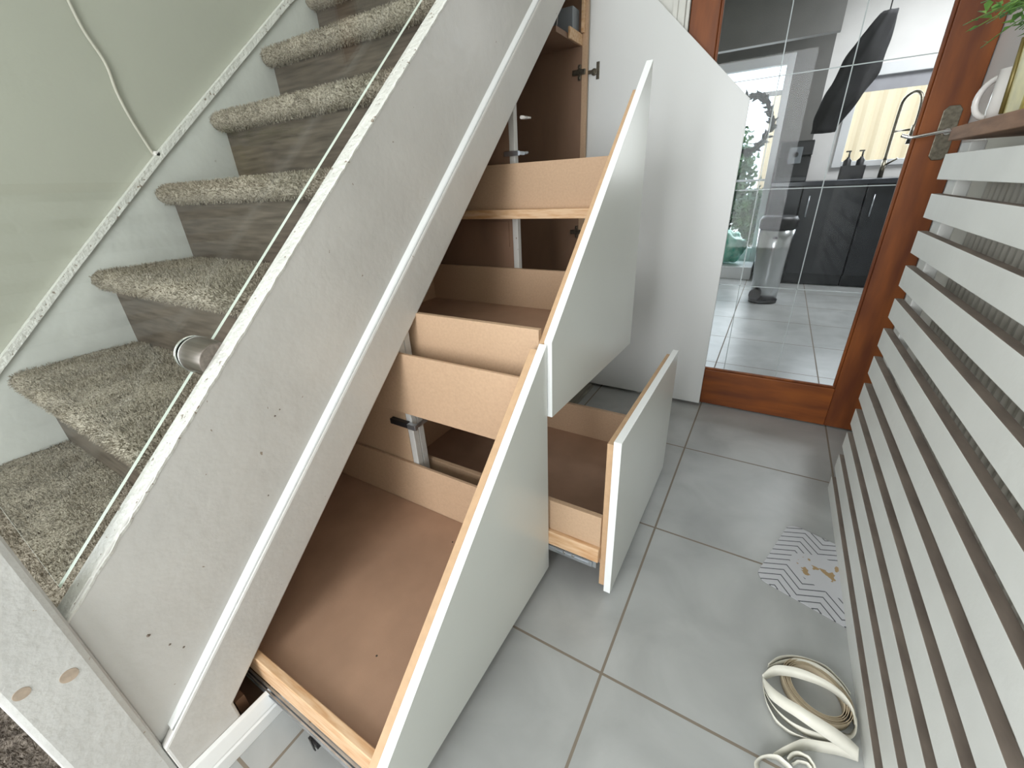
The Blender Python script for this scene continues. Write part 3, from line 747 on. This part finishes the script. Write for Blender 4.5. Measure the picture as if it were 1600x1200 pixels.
for band in [
    # B widths [0.012, 0.018, 0.017]
    [((0.165, 0.752, 0.012), (0.167, 0.757, 0.001)), ((0.189, 0.775, 0.018), (0.192, 0.776, 0.004)), ((0.215, 0.791, 0.024), (0.218, 0.788, 0.007)), ((0.241, 0.795, 0.029), (0.242, 0.792, 0.011)), ((0.265, 0.792, 0.03), (0.264, 0.789, 0.012)), ((0.284, 0.782, 0.029), (0.283, 0.781, 0.011)), ((0.3, 0.768, 0.026), (0.3, 0.77, 0.009)), ((0.311, 0.75, 0.022), (0.313, 0.756, 0.005)), ((0.316, 0.726, 0.018), (0.319, 0.735, 0.001))],
    # A widths [0.023, 0.025, 0.025]
    [((0.164, 0.75, 0.022), (0.169, 0.758, 0.001)), ((0.182, 0.777, 0.023), (0.189, 0.784, 0.001)), ((0.205, 0.794, 0.023), (0.211, 0.803, 0.001)), ((0.228, 0.802, 0.024), (0.234, 0.811, 0.001)), ((0.25, 0.805, 0.024), (0.255, 0.813, 0.001)), ((0.271, 0.804, 0.024), (0.274, 0.811, 0.001)), ((0.286, 0.793, 0.024), (0.289, 0.801, 0.001)), ((0.299, 0.78, 0.024), (0.303, 0.789, 0.001)), ((0.31, 0.763, 0.024), (0.315, 0.775, 0.001))],
    # C widths [0.013, 0.019, 0.018]
    [((0.154, 0.72, 0.02), (0.159, 0.717, 0.008)), ((0.172, 0.742, 0.035), (0.18, 0.732, 0.021)), ((0.199, 0.748, 0.047), (0.203, 0.735, 0.033)), ((0.224, 0.746, 0.057), (0.225, 0.733, 0.043)), ((0.248, 0.741, 0.062), (0.247, 0.732, 0.048)), ((0.272, 0.74, 0.057), (0.269, 0.735, 0.042)), ((0.294, 0.737, 0.045), (0.292, 0.738, 0.027)), ((0.309, 0.725, 0.032), (0.308, 0.733, 0.012)), ((0.313, 0.7, 0.024), (0.315, 0.716, 0.001))],
    # D widths [0.013, 0.022, 0.026]
    [((0.152, 0.71, 0.03), (0.155, 0.703, 0.02)), ((0.169, 0.685, 0.045), (0.166, 0.671, 0.031)), ((0.188, 0.669, 0.057), (0.184, 0.654, 0.042)), ((0.207, 0.659, 0.066), (0.205, 0.643, 0.051)), ((0.227, 0.652, 0.07), (0.224, 0.635, 0.055)), ((0.248, 0.651, 0.066), (0.247, 0.635, 0.047)), ((0.27, 0.653, 0.057), (0.269, 0.637, 0.036)), ((0.292, 0.656, 0.044), (0.292, 0.641, 0.022)), ((0.312, 0.657, 0.028), (0.316, 0.647, 0.004))],
    # E widths [0.022, 0.027, 0.027]
    [((0.159, 0.685, 0.022), (0.164, 0.691, 0.001)), ((0.168, 0.667, 0.027), (0.175, 0.675, 0.004)), ((0.179, 0.653, 0.031), (0.187, 0.661, 0.007)), ((0.192, 0.644, 0.034), (0.201, 0.651, 0.009)), ((0.206, 0.64, 0.034), (0.216, 0.646, 0.01)), ((0.222, 0.64, 0.034), (0.232, 0.644, 0.009)), ((0.239, 0.644, 0.031), (0.25, 0.647, 0.007)), ((0.256, 0.649, 0.028), (0.269, 0.653, 0.005)), ((0.273, 0.654, 0.025), (0.287, 0.661, 0.002))],
    # F widths [0.025, 0.025, 0.023]
    [((0.154, 0.705, 0.024), (0.16, 0.713, 0.001)), ((0.157, 0.684, 0.024), (0.163, 0.692, 0.001)), ((0.162, 0.666, 0.024), (0.167, 0.673, 0.001)), ((0.17, 0.651, 0.024), (0.175, 0.658, 0.001)), ((0.18, 0.639, 0.023), (0.184, 0.645, 0.001)), ((0.192, 0.632, 0.023), (0.197, 0.639, 0.001)), ((0.206, 0.629, 0.023), (0.21, 0.636, 0.001)), ((0.222, 0.63, 0.022), (0.226, 0.639, 0.001)), ((0.238, 0.633, 0.022), (0.243, 0.644, 0.001))],
    # G widths [0.023, 0.025, 0.029]
    [((0.311, 0.732, 0.026), (0.315, 0.73, 0.003)), ((0.312, 0.723, 0.026), (0.315, 0.724, 0.003)), ((0.314, 0.714, 0.026), (0.316, 0.718, 0.002)), ((0.314, 0.705, 0.026), (0.316, 0.712, 0.002)), ((0.313, 0.695, 0.025), (0.314, 0.705, 0.001)), ((0.311, 0.685, 0.024), (0.31, 0.698, 0.001)), ((0.306, 0.675, 0.024), (0.305, 0.692, 0.001)), ((0.299, 0.666, 0.024), (0.3, 0.691, 0.001)), ((0.292, 0.657, 0.024), (0.295, 0.689, 0.001))],
    # H widths [0.021, 0.025, 0.026]
    [((0.178, 0.576, 0.018), (0.188, 0.582, 0.001)), ((0.193, 0.594, 0.02), (0.204, 0.596, 0.001)), ((0.209, 0.611, 0.022), (0.22, 0.61, 0.001)), ((0.226, 0.627, 0.023), (0.237, 0.623, 0.001)), ((0.244, 0.634, 0.024), (0.254, 0.63, 0.001)), ((0.261, 0.64, 0.025), (0.27, 0.636, 0.001)), ((0.278, 0.646, 0.026), (0.286, 0.641, 0.002)), ((0.295, 0.651, 0.027), (0.301, 0.644, 0.003)), ((0.312, 0.657, 0.028), (0.316, 0.646, 0.004))],
]:
    smooth_band(coil, band)
co = obj('edging_tape_coil', coil, [M['ribbon'], M['ribbonend']], normals=False)
md = co.modifiers.new('solid', 'SOLIDIFY'); md.thickness = 0.0009
tag(co, 'cream edging tape in a loose oval coil on the floor beside the slatted cover', 'edging tape')
c2 = B()
for band in [

    # I widths [0.026, 0.023, 0.022]
    [((0.15, 0.535, 0.02), (0.16, 0.549, 0.001)), ((0.149, 0.544, 0.021), (0.159, 0.557, 0.001)), ((0.156, 0.556, 0.021), (0.164, 0.566, 0.001)), ((0.166, 0.565, 0.022), (0.172, 0.572, 0.001)), ((0.176, 0.571, 0.023), (0.18, 0.575, 0.001)), ((0.186, 0.574, 0.024), (0.188, 0.577, 0.001)), ((0.195, 0.572, 0.023), (0.195, 0.575, 0.001)), ((0.203, 0.569, 0.023), (0.201, 0.573, 0.001)), ((0.209, 0.565, 0.022), (0.207, 0.57, 0.001))],
    # J widths [0.024, 0.025, 0.025]
    [((0.199, 0.576, 0.026), (0.206, 0.583, 0.004)), ((0.203, 0.585, 0.027), (0.211, 0.591, 0.004)), ((0.21, 0.593, 0.027), (0.216, 0.598, 0.004)), ((0.218, 0.597, 0.028), (0.223, 0.602, 0.004)), ((0.225, 0.597, 0.028), (0.229, 0.604, 0.004)), ((0.232, 0.597, 0.028), (0.234, 0.603, 0.004)), ((0.237, 0.593, 0.027), (0.238, 0.6, 0.003)), ((0.241, 0.588, 0.027), (0.241, 0.596, 0.002)), ((0.243, 0.581, 0.026), (0.242, 0.59, 0.001))],
    # K widths [0.02, 0.019, 0.02]
    [((0.207, 0.575, 0.018), (0.214, 0.582, 0.001)), ((0.212, 0.58, 0.018), (0.218, 0.586, 0.001)), ((0.216, 0.585, 0.019), (0.221, 0.59, 0.001)), ((0.222, 0.588, 0.019), (0.225, 0.593, 0.001)), ((0.227, 0.589, 0.02), (0.229, 0.594, 0.001)), ((0.232, 0.59, 0.02), (0.233, 0.595, 0.001)), ((0.235, 0.588, 0.02), (0.236, 0.593, 0.001)), ((0.238, 0.585, 0.02), (0.238, 0.591, 0.001)), ((0.239, 0.58, 0.02), (0.239, 0.587, 0.001))],
]:
    smooth_band(c2, band)
c2o = obj('edging_tape_curl', c2, M['ribbon'], normals=False)
md = c2o.modifiers.new('solid', 'SOLIDIFY'); md.thickness = 0.0009
tag(c2o, 'small cream curls of edging tape at the bottom edge, nearest the camera', 'edging tape')

# ---- cable on the stair wall
cp = [(0.575, 1.75), (0.578, 1.52), (0.580, 1.448), (0.588, 1.39), (0.607, 1.33), (0.608, 1.268), (0.618, 1.205), (0.640, 1.125)]
bm = B(); atube(bm, catmull([(-1.7145, y * K, 1 + (z - 1) * K) for y, z in cp], 6), 0.0042, 8)
cb = obj('wall_cable', bm, M['cable']); tag(cb, 'thin pale cable clipped up the sage green stair wall', 'cable')
bm = B(); y_, z_ = 0.645 * K, 1 + 0.128 * K
acyl(bm, (-1.718, y_, z_), (-1.698, y_, z_), 0.010, 0.006, 10)
cc = obj('cable_clip', bm, M['ceramic'], cb)

# ================================================================ KITCHEN
bm = B()
# far wall: patio door opening x -1.0..-0.12 z 0.12..1.98 ; window x 0.36..1.5 z 1.05..1.80
abox(bm, -2.6, -1.0, YK, YK + 0.1, 0, 2.45)
abox(bm, -1.0, -0.12, YK, YK + 0.1, 2.0, 2.45); abox(bm, -1.0, -0.12, YK, YK + 0.1, 0, 0.12)
abox(bm, -0.12, 0.16, YK, YK + 0.1, 0, 2.45)
obj('tmp', bm, M['kgrey']).name = 'wall_kitchen_left'; bpy.data.objects['wall_kitchen_left']['kind'] = 'structure'
bm = B()
abox(bm, 0.16, 0.36, YK, YK + 0.1, 0, 2.45); abox(bm, 0.36, 1.6, YK, YK + 0.1, 0, 1.02)
abox(bm, 0.36, 1.6, YK, YK + 0.1, 1.82, 2.45); abox(bm, 1.6, 3.2, YK, YK + 0.1, 0, 2.45)
obj('tmp', bm, M['kwhite']).name = 'wall_kitchen_far'; bpy.data.objects['wall_kitchen_far']['kind'] = 'structure'
bm = B(); abox(bm, 3.1, 3.2, 2.09, YK, 0, 2.45); struct('wall_kitchen_right', bm, M['kwhite'])
bm = B(); abox(bm, -2.6, -1.87, 2.09, 2.19, 0, 2.45); struct('wall_kitchen_near', bm, M['kwhite'])
# bulkhead over the openings, nearer than the far wall; grey stands for its shade
bm = B(); abox(bm, -1.2, 0.17, 5.05, 5.13, 2.02, 2.45); struct('trim_3', bm, M['kgrey'])
# window
w1 = thing('window_1', 'white framed kitchen window over the sink', 'window', (0.98, YK, 1.02)); w1['kind'] = 'structure'
boxes('frame', [(0.36, 0.43, YK - 0.03, YK + 0.06, 1.02, 1.82), (1.53, 1.6, YK - 0.03, YK + 0.06, 1.02, 1.82), (0.43, 1.53, YK - 0.03, YK + 0.06, 1.73, 1.82), (0.43, 1.53, YK - 0.03, YK + 0.06, 1.02, 1.07), (0.93, 0.99, YK - 0.02, YK + 0.05, 1.07, 1.73)], M['winframe'], w1, 0.004)
bm = B(); abox(bm, 0.43, 0.93, YK + 0.02, YK + 0.024, 1.07, 1.73); obj('pane', bm, M['glassdoor'], w1)
bm = B(); abox(bm, 0.99, 1.53, YK + 0.02, YK + 0.024, 1.07, 1.73); obj('pane', bm, M['glassdoor'], w1)
boxes('blind', [(0.435, 0.925, YK + 0.005, YK + 0.015, 1.62, 1.73)], mat('grey_blind', (0.40, 0.40, 0.43), 0.8), w1)
d2_ = thing('door_2', 'glazed patio door to the garden at the back of the kitchen', 'door', (-0.56, YK, 0.12)); d2_['kind'] = 'structure'
boxes('frame', [(-1.0, -0.94, YK - 0.02, YK + 0.06, 0.12, 2.0), (-0.18, -0.12, YK - 0.02, YK + 0.06, 0.12, 2.0), (-0.94, -0.18, YK - 0.02, YK + 0.06, 1.92, 2.0), (-0.94, -0.18, YK - 0.02, YK + 0.06, 0.12, 0.26), (-0.94, -0.18, YK - 0.01, YK + 0.04, 1.68, 1.72), (-0.94, -0.18, YK - 0.01, YK + 0.04, 0.93, 0.95)], M['winframe'], d2_, 0.004)
bm = B(); abox(bm, -0.94, -0.18, YK + 0.02, YK + 0.024, 0.26, 1.92); obj('pane', bm, M['glassdoor'], d2_)
# wreath
wr = thing('leaf_wreath', 'dark leaf wreath hanging on the patio door', 'wreath', (-0.42, YK - 0.05, 1.45))
bm = B(); random.seed(5)
C0 = Vector((-0.42, YK - 0.045, 1.45))
ring = [C0 + Vector((0.20 * math.cos(a), 0.01 * math.sin(3 * a), 0.24 * math.sin(a))) for a in [2 * PI * k / 40 for k in range(41)]]
atube(bm, ring, 0.011, 6)
for _ in range(230):
    a = random.uniform(0, 2 * PI); p = C0 + Vector((0.20 * math.cos(a), 0, 0.24 * math.sin(a)))
    d = (Vector((-math.sin(a), 0, math.cos(a))) + Vector((random.uniform(-1, 1), random.uniform(-0.5, 0.3), random.uniform(-1, 1))) * 0.9).normalized()
    s = d.cross(Vector((0, 1, 0))).normalized(); L_ = random.uniform(0.05, 0.085)
    vs = [bm.verts.new(q) for q in (p, p + d * L_ * .5 + s * .014, p + d * L_, p + d * L_ * .5 - s * .014)]; bm.faces.new(vs)
obj('wreath_leaves', bm, M['leafdark'], wr, normals=False)

# units and worktop
def unit(x0, x1, label, lab2):
    t = thing('base_unit', label, 'cabinet', ((x0 + x1) / 2, 5.2, 0))
    rail('carcass', x0, x1, 4.96, 5.49, 0.10, 0.88, M['kblack'], t)
    rail('door', x0 + 0.004, x1 - 0.004, 4.94, 4.959, 0.11, 0.87, M['kblack'], t, 0.002)
    rail('plinth', x0, x1, 5.0, 5.02, 0.001, 0.0995, M['kblack'], t)
    bm = B(); acyl(bm, ((x0 + 0.06), 4.925, 0.62), ((x0 + 0.06), 4.925, 0.80), 0.006); acyl(bm, (x0 + 0.06, 4.925, 0.63), (x0 + 0.06, 4.94, 0.63), 0.004); acyl(bm, (x0 + 0.06, 4.925, 0.79), (x0 + 0.06, 4.94, 0.79), 0.004)
    obj('handle', bm, M['metal'], t)
unit(0.16, 0.62, 'black kitchen base unit left of the sink, beside the coffee machine', 0)
unit(0.625, 1.20, 'black kitchen base unit under the sink and tap', 0)
unit(1.205, 1.80, 'black kitchen base unit at the right end of the worktop', 0)
wt = boxes('worktop', [(-0.10, 1.82, 4.90, 5.495, 0.8805, 0.92)], M['kworktop'], None, 0.004); tag(wt, 'dark polished kitchen worktop under the window', 'worktop')
t = thing('oven_unit', 'dark kitchen unit below the coffee machine', 'cabinet', (0.03, 5.2, 0))
rail('carcass', -0.09, 0.155, 4.96, 5.49, 0.0, 0.88, M['kblack'], t); rail('door', -0.085, 0.150, 4.94, 4.959, 0.10, 0.87, M['kblack'], t, 0.002)
# coffee machine
cm = thing('coffee_machine', 'black and steel coffee machine on the left end of the worktop', 'coffee machine', (0.02, 5.1, 0.9205))
rail('housing', -0.09, 0.17, 5.00, 5.32, 1.13, 1.25, M['black'], cm, 0.01); rail('column', -0.09, 0.17, 5.16, 5.32, 0.9205, 1.13, M['black'], cm, 0.004)
rail('drip_tray', -0.08, 0.16, 4.98, 5.16, 0.9205, 0.96, M['kblack'], cm, 0.004); rail('fascia', -0.01, 0.09, 4.985, 5.0, 1.07, 1.20, M['bluegrey'], cm, 0.003)
bm = B(); acyl(bm, (0.04, 4.985, 1.14), (0.04, 4.965, 1.14), 0.022); obj('dial', bm, M['black'], cm)
# tap
tp = thing('kitchen_tap', 'tall spring neck kitchen tap in front of the window', 'tap', (0.74, 5.36, 0.9205))
bm = B(); acyl(bm, (0.74, 5.36, 0.9205), (0.74, 5.36, 1.06), 0.02, 0.018); atube(bm, [(0.75, 5.36, 1.02), (0.82, 5.32, 1.07)], 0.008); obj('body', bm, M['brass'], tp)
bm = B(); atube(bm, catmull([(0.74, 5.36, 1.05), (0.74, 5.36, 1.42), (0.75, 5.33, 1.52), (0.80, 5.27, 1.555), (0.84, 5.22, 1.51), (0.85, 5.20, 1.40), (0.85, 5.20, 1.30)], 8), 0.013); obj('neck', bm, M['brass'], tp)
bm = B(); acyl(bm, (0.85, 5.20, 1.31), (0.85, 5.20, 1.17), 0.022, 0.03); atube(bm, [(0.74, 5.36, 1.28), (0.85, 5.20, 1.28)], 0.008); obj('spray_head', bm, M['brass'], tp)
# soap caddy with two bottles
ca = boxes('soap_caddy', [(0.42, 0.60, 5.22, 5.30, 0.9205, 0.925), (0.42, 0.425, 5.22, 5.30, 0.925, 1.03), (0.595, 0.60, 5.22, 5.30, 0.925, 1.03), (0.42, 0.60, 5.22, 5.224, 0.925, 1.03)], M['black']); tag(ca, 'black caddy for soap bottles beside the tap', 'caddy')
for i, x in enumerate((0.462, 0.558)):
    b = thing('soap_bottle', ('left' if i == 0 else 'right') + ' one of two dark pump bottles in the caddy by the sink', 'bottle', (x, 5.26, 0.9255), 'soap bottles by the sink')
    bm = B(); lathe(bm, [(0.03, 0.9255), (0.032, 0.93), (0.032, 1.07), (0.014, 1.09), (0.013, 1.10)], x, 5.26, 20); obj('bottle_body', bm, M['black'], b)
    bm = B(); acyl(bm, (x, 5.26, 1.1005), (x, 5.26, 1.14), 0.007); abox(bm, x - 0.03, x + 0.01, 5.252, 5.268, 1.1405, 1.152); obj('pump', bm, M['black'], b)
# pedal bin
bn = thing('pedal_bin', 'tall oval brushed steel bin with black lid standing on the kitchen tiles', 'bin', (0.02, 4.15, 0))
def oval(bm, prof, cx, cy, seg=40, mi=0):
    rings = [[bm.verts.new((cx + rx * math.cos(2 * PI * k / seg), cy + ry * math.sin(2 * PI * k / seg), z)) for k in range(seg)] for rx, ry, z in prof]
    for a, b in zip(rings, rings[1:]):
        for k in range(seg):
            f = bm.faces.new([a[k], a[(k + 1) % seg], b[(k + 1) % seg], b[k]]); f.smooth = True; f.material_index = mi
    bm.faces.new(rings[0][::-1]); bm.faces.new(rings[-1])
bm = B(); oval(bm, [(0.10, 0.09, 0.03), (0.105, 0.10, 0.20), (0.125, 0.12, 0.45), (0.13, 0.125, 0.60)], 0.02, 4.15); obj('bin_body', bm, M['steel'], bn)
bm = B(); oval(bm, [(0.105, 0.095, 0.0), (0.108, 0.098, 0.0295)], 0.02, 4.15); obj('bin_base', bm, M['black'], bn)
bm = B(); oval(bm, [(0.134, 0.129, 0.6005), (0.136, 0.131, 0.66), (0.12, 0.115, 0.69)], 0.02, 4.15); obj('bin_lid', bm, M['black'], bn)
bm = B(); acyl(bm, (-0.045, 4.05, 0.075), (-0.045, 4.10, 0.075), 0.045, seg=24); abox(bm, -0.07, -0.02, 4.035, 4.06, 0.03, 0.04); obj('pedal', bm, M['black'], bn)
rail('latch', 0.0, 0.035, 4.022, 4.028, 0.53, 0.545, M['black'], bn)
# green bag
def lump(name, c, r, m, seed, amp=0.3, squash=(1, 1, 1), sub=4):
    bm = B(); bmesh.ops.create_icosphere(bm, subdivisions=sub, radius=1.0)
    for v in bm.verts:
        n = noise.noise(v.co * 2.1 + Vector((seed, 0, 0))) * amp + noise.noise(v.co * 5.5 + Vector((0, seed, 0))) * amp * 0.45
        v.co = Vector((v.co.x * squash[0], v.co.y * squash[1], v.co.z * squash[2])) * r * (1 + n)
        v.co += Vector(c)
    for f in bm.faces: f.smooth = True
    return bm
bm = lump('bag', (-0.42, 5.28, 0.12 + 0.17), 0.17, M['greenbag'], 3.3, 0.28, (1.0, 0.8, 0.95))
for v in bm.verts: v.co.z = max(v.co.z, 0.127)
gbag = obj('plastic_bag', bm, M['greenbag']); tag(gbag, 'crumpled translucent green plastic bag by the patio door', 'bag')
pb_ = boxes('door_step', [(-0.99, -0.13, 5.05, 5.49, 0.0, 0.125)], M['winframe'], None, 0.004); tag(pb_, 'white step in front of the patio door', 'step')
# black garment hanging from a ceiling rail
bm = B(); rows = []
nn = 26
for k in range(nn + 1):
    t = k / nn; z = 2.02 - 0.74 * t; c = 0.43 - 0.235 * t; hw = 0.030 + 0.092 * math.sin(PI * min(0.86, t * 0.86 + 0.04)) ** 0.8
    ring = []
    for j in range(24):
        a = 2 * PI * j / 24; f = 1 + 0.16 * math.sin(7 * a + t * 3) + noise.noise(Vector((a, t * 5, 1))) * 0.25
        ring.append(bm.verts.new((c + hw * f * math.cos(a), 4.75 + 0.05 * f * math.sin(a), z)))
    rows.append(ring)
for a, b in zip(rows, rows[1:]):
    for j in range(24):
        f = bm.faces.new([a[j], a[(j + 1) % 24], b[(j + 1) % 24], b[j]]); f.smooth = True
bm.faces.new(rows[0][::-1]); bm.faces.new(rows[-1])
acyl(bm, (0.43, 4.75, 2.02), (0.43, 4.75, 2.45), 0.004, seg=8)
gm = obj('hanging_garment', bm, M['fabric']); tag(gm, 'black crumpled garment hanging in front of the bright kitchen window', 'garment')

# ---- outside
bm = B(); abox(bm, -6, 8, 5.75, 16, -0.15, -0.02); struct('ground', bm, M['paving'])
bm = B(); x = -0.4; pts = []
while x < 5.5:
    pts += [(x, 9.0), (x + 0.05, 8.96), (x + 0.10, 8.96), (x + 0.15, 9.0)]; x += 0.2
ringp = pts + [(pts[-1][0], 9.05), (pts[0][0], 9.05)]
aprism(bm, ringp, 'Z', -0.02, 2.15)
fe = obj('corrugated_fence', bm, M['fence']); tag(fe, 'sunlit yellow ribbed garden fence outside the window', 'fence')
def shrub(cx, cy, h, w, seed, label, nleaf=6500, ls=0.085):
    random.seed(seed); t = thing('garden_tree', label, 'tree', (cx, cy, -0.02))
    bm = B(); acyl(bm, (cx, cy, -0.02), (cx, cy, h * 0.6), 0.05, 0.02, 10)
    for k in range(7):
        a = random.uniform(0, 2 * PI); z = h * random.uniform(0.2, 0.6)
        atube(bm, [(cx, cy, z), (cx + math.cos(a) * w * .4, cy + math.sin(a) * w * .4, z + h * .25)], 0.012, 6)
    obj('trunk', bm, M['slatraw'], t)
    bm = B()
    for _ in range(nleaf):
        d = Vector((random.gauss(0, 1), random.gauss(0, 1), random.gauss(0, 1))).normalized() * random.uniform(0.5, 1.0) ** 0.6
        nz = 1 + 0.35 * noise.noise(d * 2.3 + Vector((seed, 0, 0)))
        p = Vector((cx + d.x * w * nz, cy + d.y * w * nz, h * 0.52 + d.z * h * 0.48 * nz))
        if p.z < 0: continue
        a = Vector((random.uniform(-1, 1), random.uniform(-1, 1), random.uniform(-1, 1))).normalized(); b_ = a.orthogonal().normalized()
        bm.faces.new([bm.verts.new(q) for q in (p, p + a * ls * .5 + b_ * ls * .3, p + a * ls, p + a * ls * .5 - b_ * ls * .3)])
    obj('foliage', bm, M['leafout'], t, normals=False)
shrub(-1.05, 7.9, 1.75, 0.62, 3, 'dense green garden tree seen low through the patio door, left one')
shrub(-0.15, 7.4, 0.85, 0.40, 8, 'low leafy bush just outside the patio door', 4200, 0.06)

# ================================================================ CAMERA
def camrot():
    a, b, c = map(math.radians, (-31.76204696, 25.41871966, -2.8780682))
    f = Vector((math.sin(a) * math.cos(b), math.cos(a) * math.cos(b), -math.sin(b)))
    r0 = Vector((math.cos(a), -math.sin(a), 0)); u0 = r0.cross(f)
    r = r0 * math.cos(c) + u0 * math.sin(c); u = -r0 * math.sin(c) + u0 * math.cos(c)
    return Matrix((r, u, -f)).transposed()
cam = bpy.data.cameras.new('camera'); co_ = bpy.data.objects.new('camera', cam); COL.objects.link(co_)
cam.sensor_width = 36; cam.lens = 36 * 649.18 / 1600; cam.clip_start = 0.02
co_.matrix_world = Matrix.Translation((0, 0, 1.0)) @ camrot().to_4x4()
scn.camera = co_

# ================================================================ LIGHT
w = bpy.data.worlds.new('world'); scn.world = w; w.use_nodes = True
bg = w.node_tree.nodes['Background']; bg.inputs[0].default_value = (0.80, 0.90, 1.0, 1); bg.inputs[1].default_value = 3.5
def area(name, loc, rot, sx, sy, power, col=(1, 1, 1)):
    l = bpy.data.lights.new(name, 'AREA'); l.shape = 'RECTANGLE'; l.size = sx; l.size_y = sy; l.energy = power; l.color = col
    o = bpy.data.objects.new(name, l); COL.objects.link(o); o.location = loc; o.rotation_euler = rot; return o
area('daylight_back_window', (-0.40, YB + 0.02, 1.15), (math.radians(90), 0, 0), 0.90, 1.88, 52, (1.0, 0.985, 0.97))
area('daylight_kitchen_window', (0.98, YK - 0.05, 1.42), (math.radians(-90), 0, 0), 1.0, 0.7, 14, (0.93, 0.97, 1.0))
area('daylight_patio_door', (-0.56, YK - 0.05, 1.1), (math.radians(-90), 0, 0), 0.8, 1.7, 14, (0.90, 0.96, 1.0))
area('kitchen_rooflight', (1.1, 4.4, 2.44), (0, 0, 0), 1.2, 0.9, 44, (0.97, 0.98, 1.0))
area('added_stair_fill', (-1.16, 0.9, 2.97), (0, 0, 0), 0.6, 1.6, 9, (1.0, 0.98, 0.93))  # added fill with no known source, brightens tread tops and string edge
area('added_side_fill', (-1.73, -1.10, 1.40), (0, math.radians(-90), 0), 1.35, 1.05, 22, (0.97, 0.99, 1.0))  # added fill from an invented opening, brightens the slats
scn.view_settings.view_transform = 'Standard'; scn.view_settings.look = 'None'
scn.view_settings.gamma = 1.0; scn.view_settings.use_curve_mapping = False
scn.view_settings.exposure = -0.15
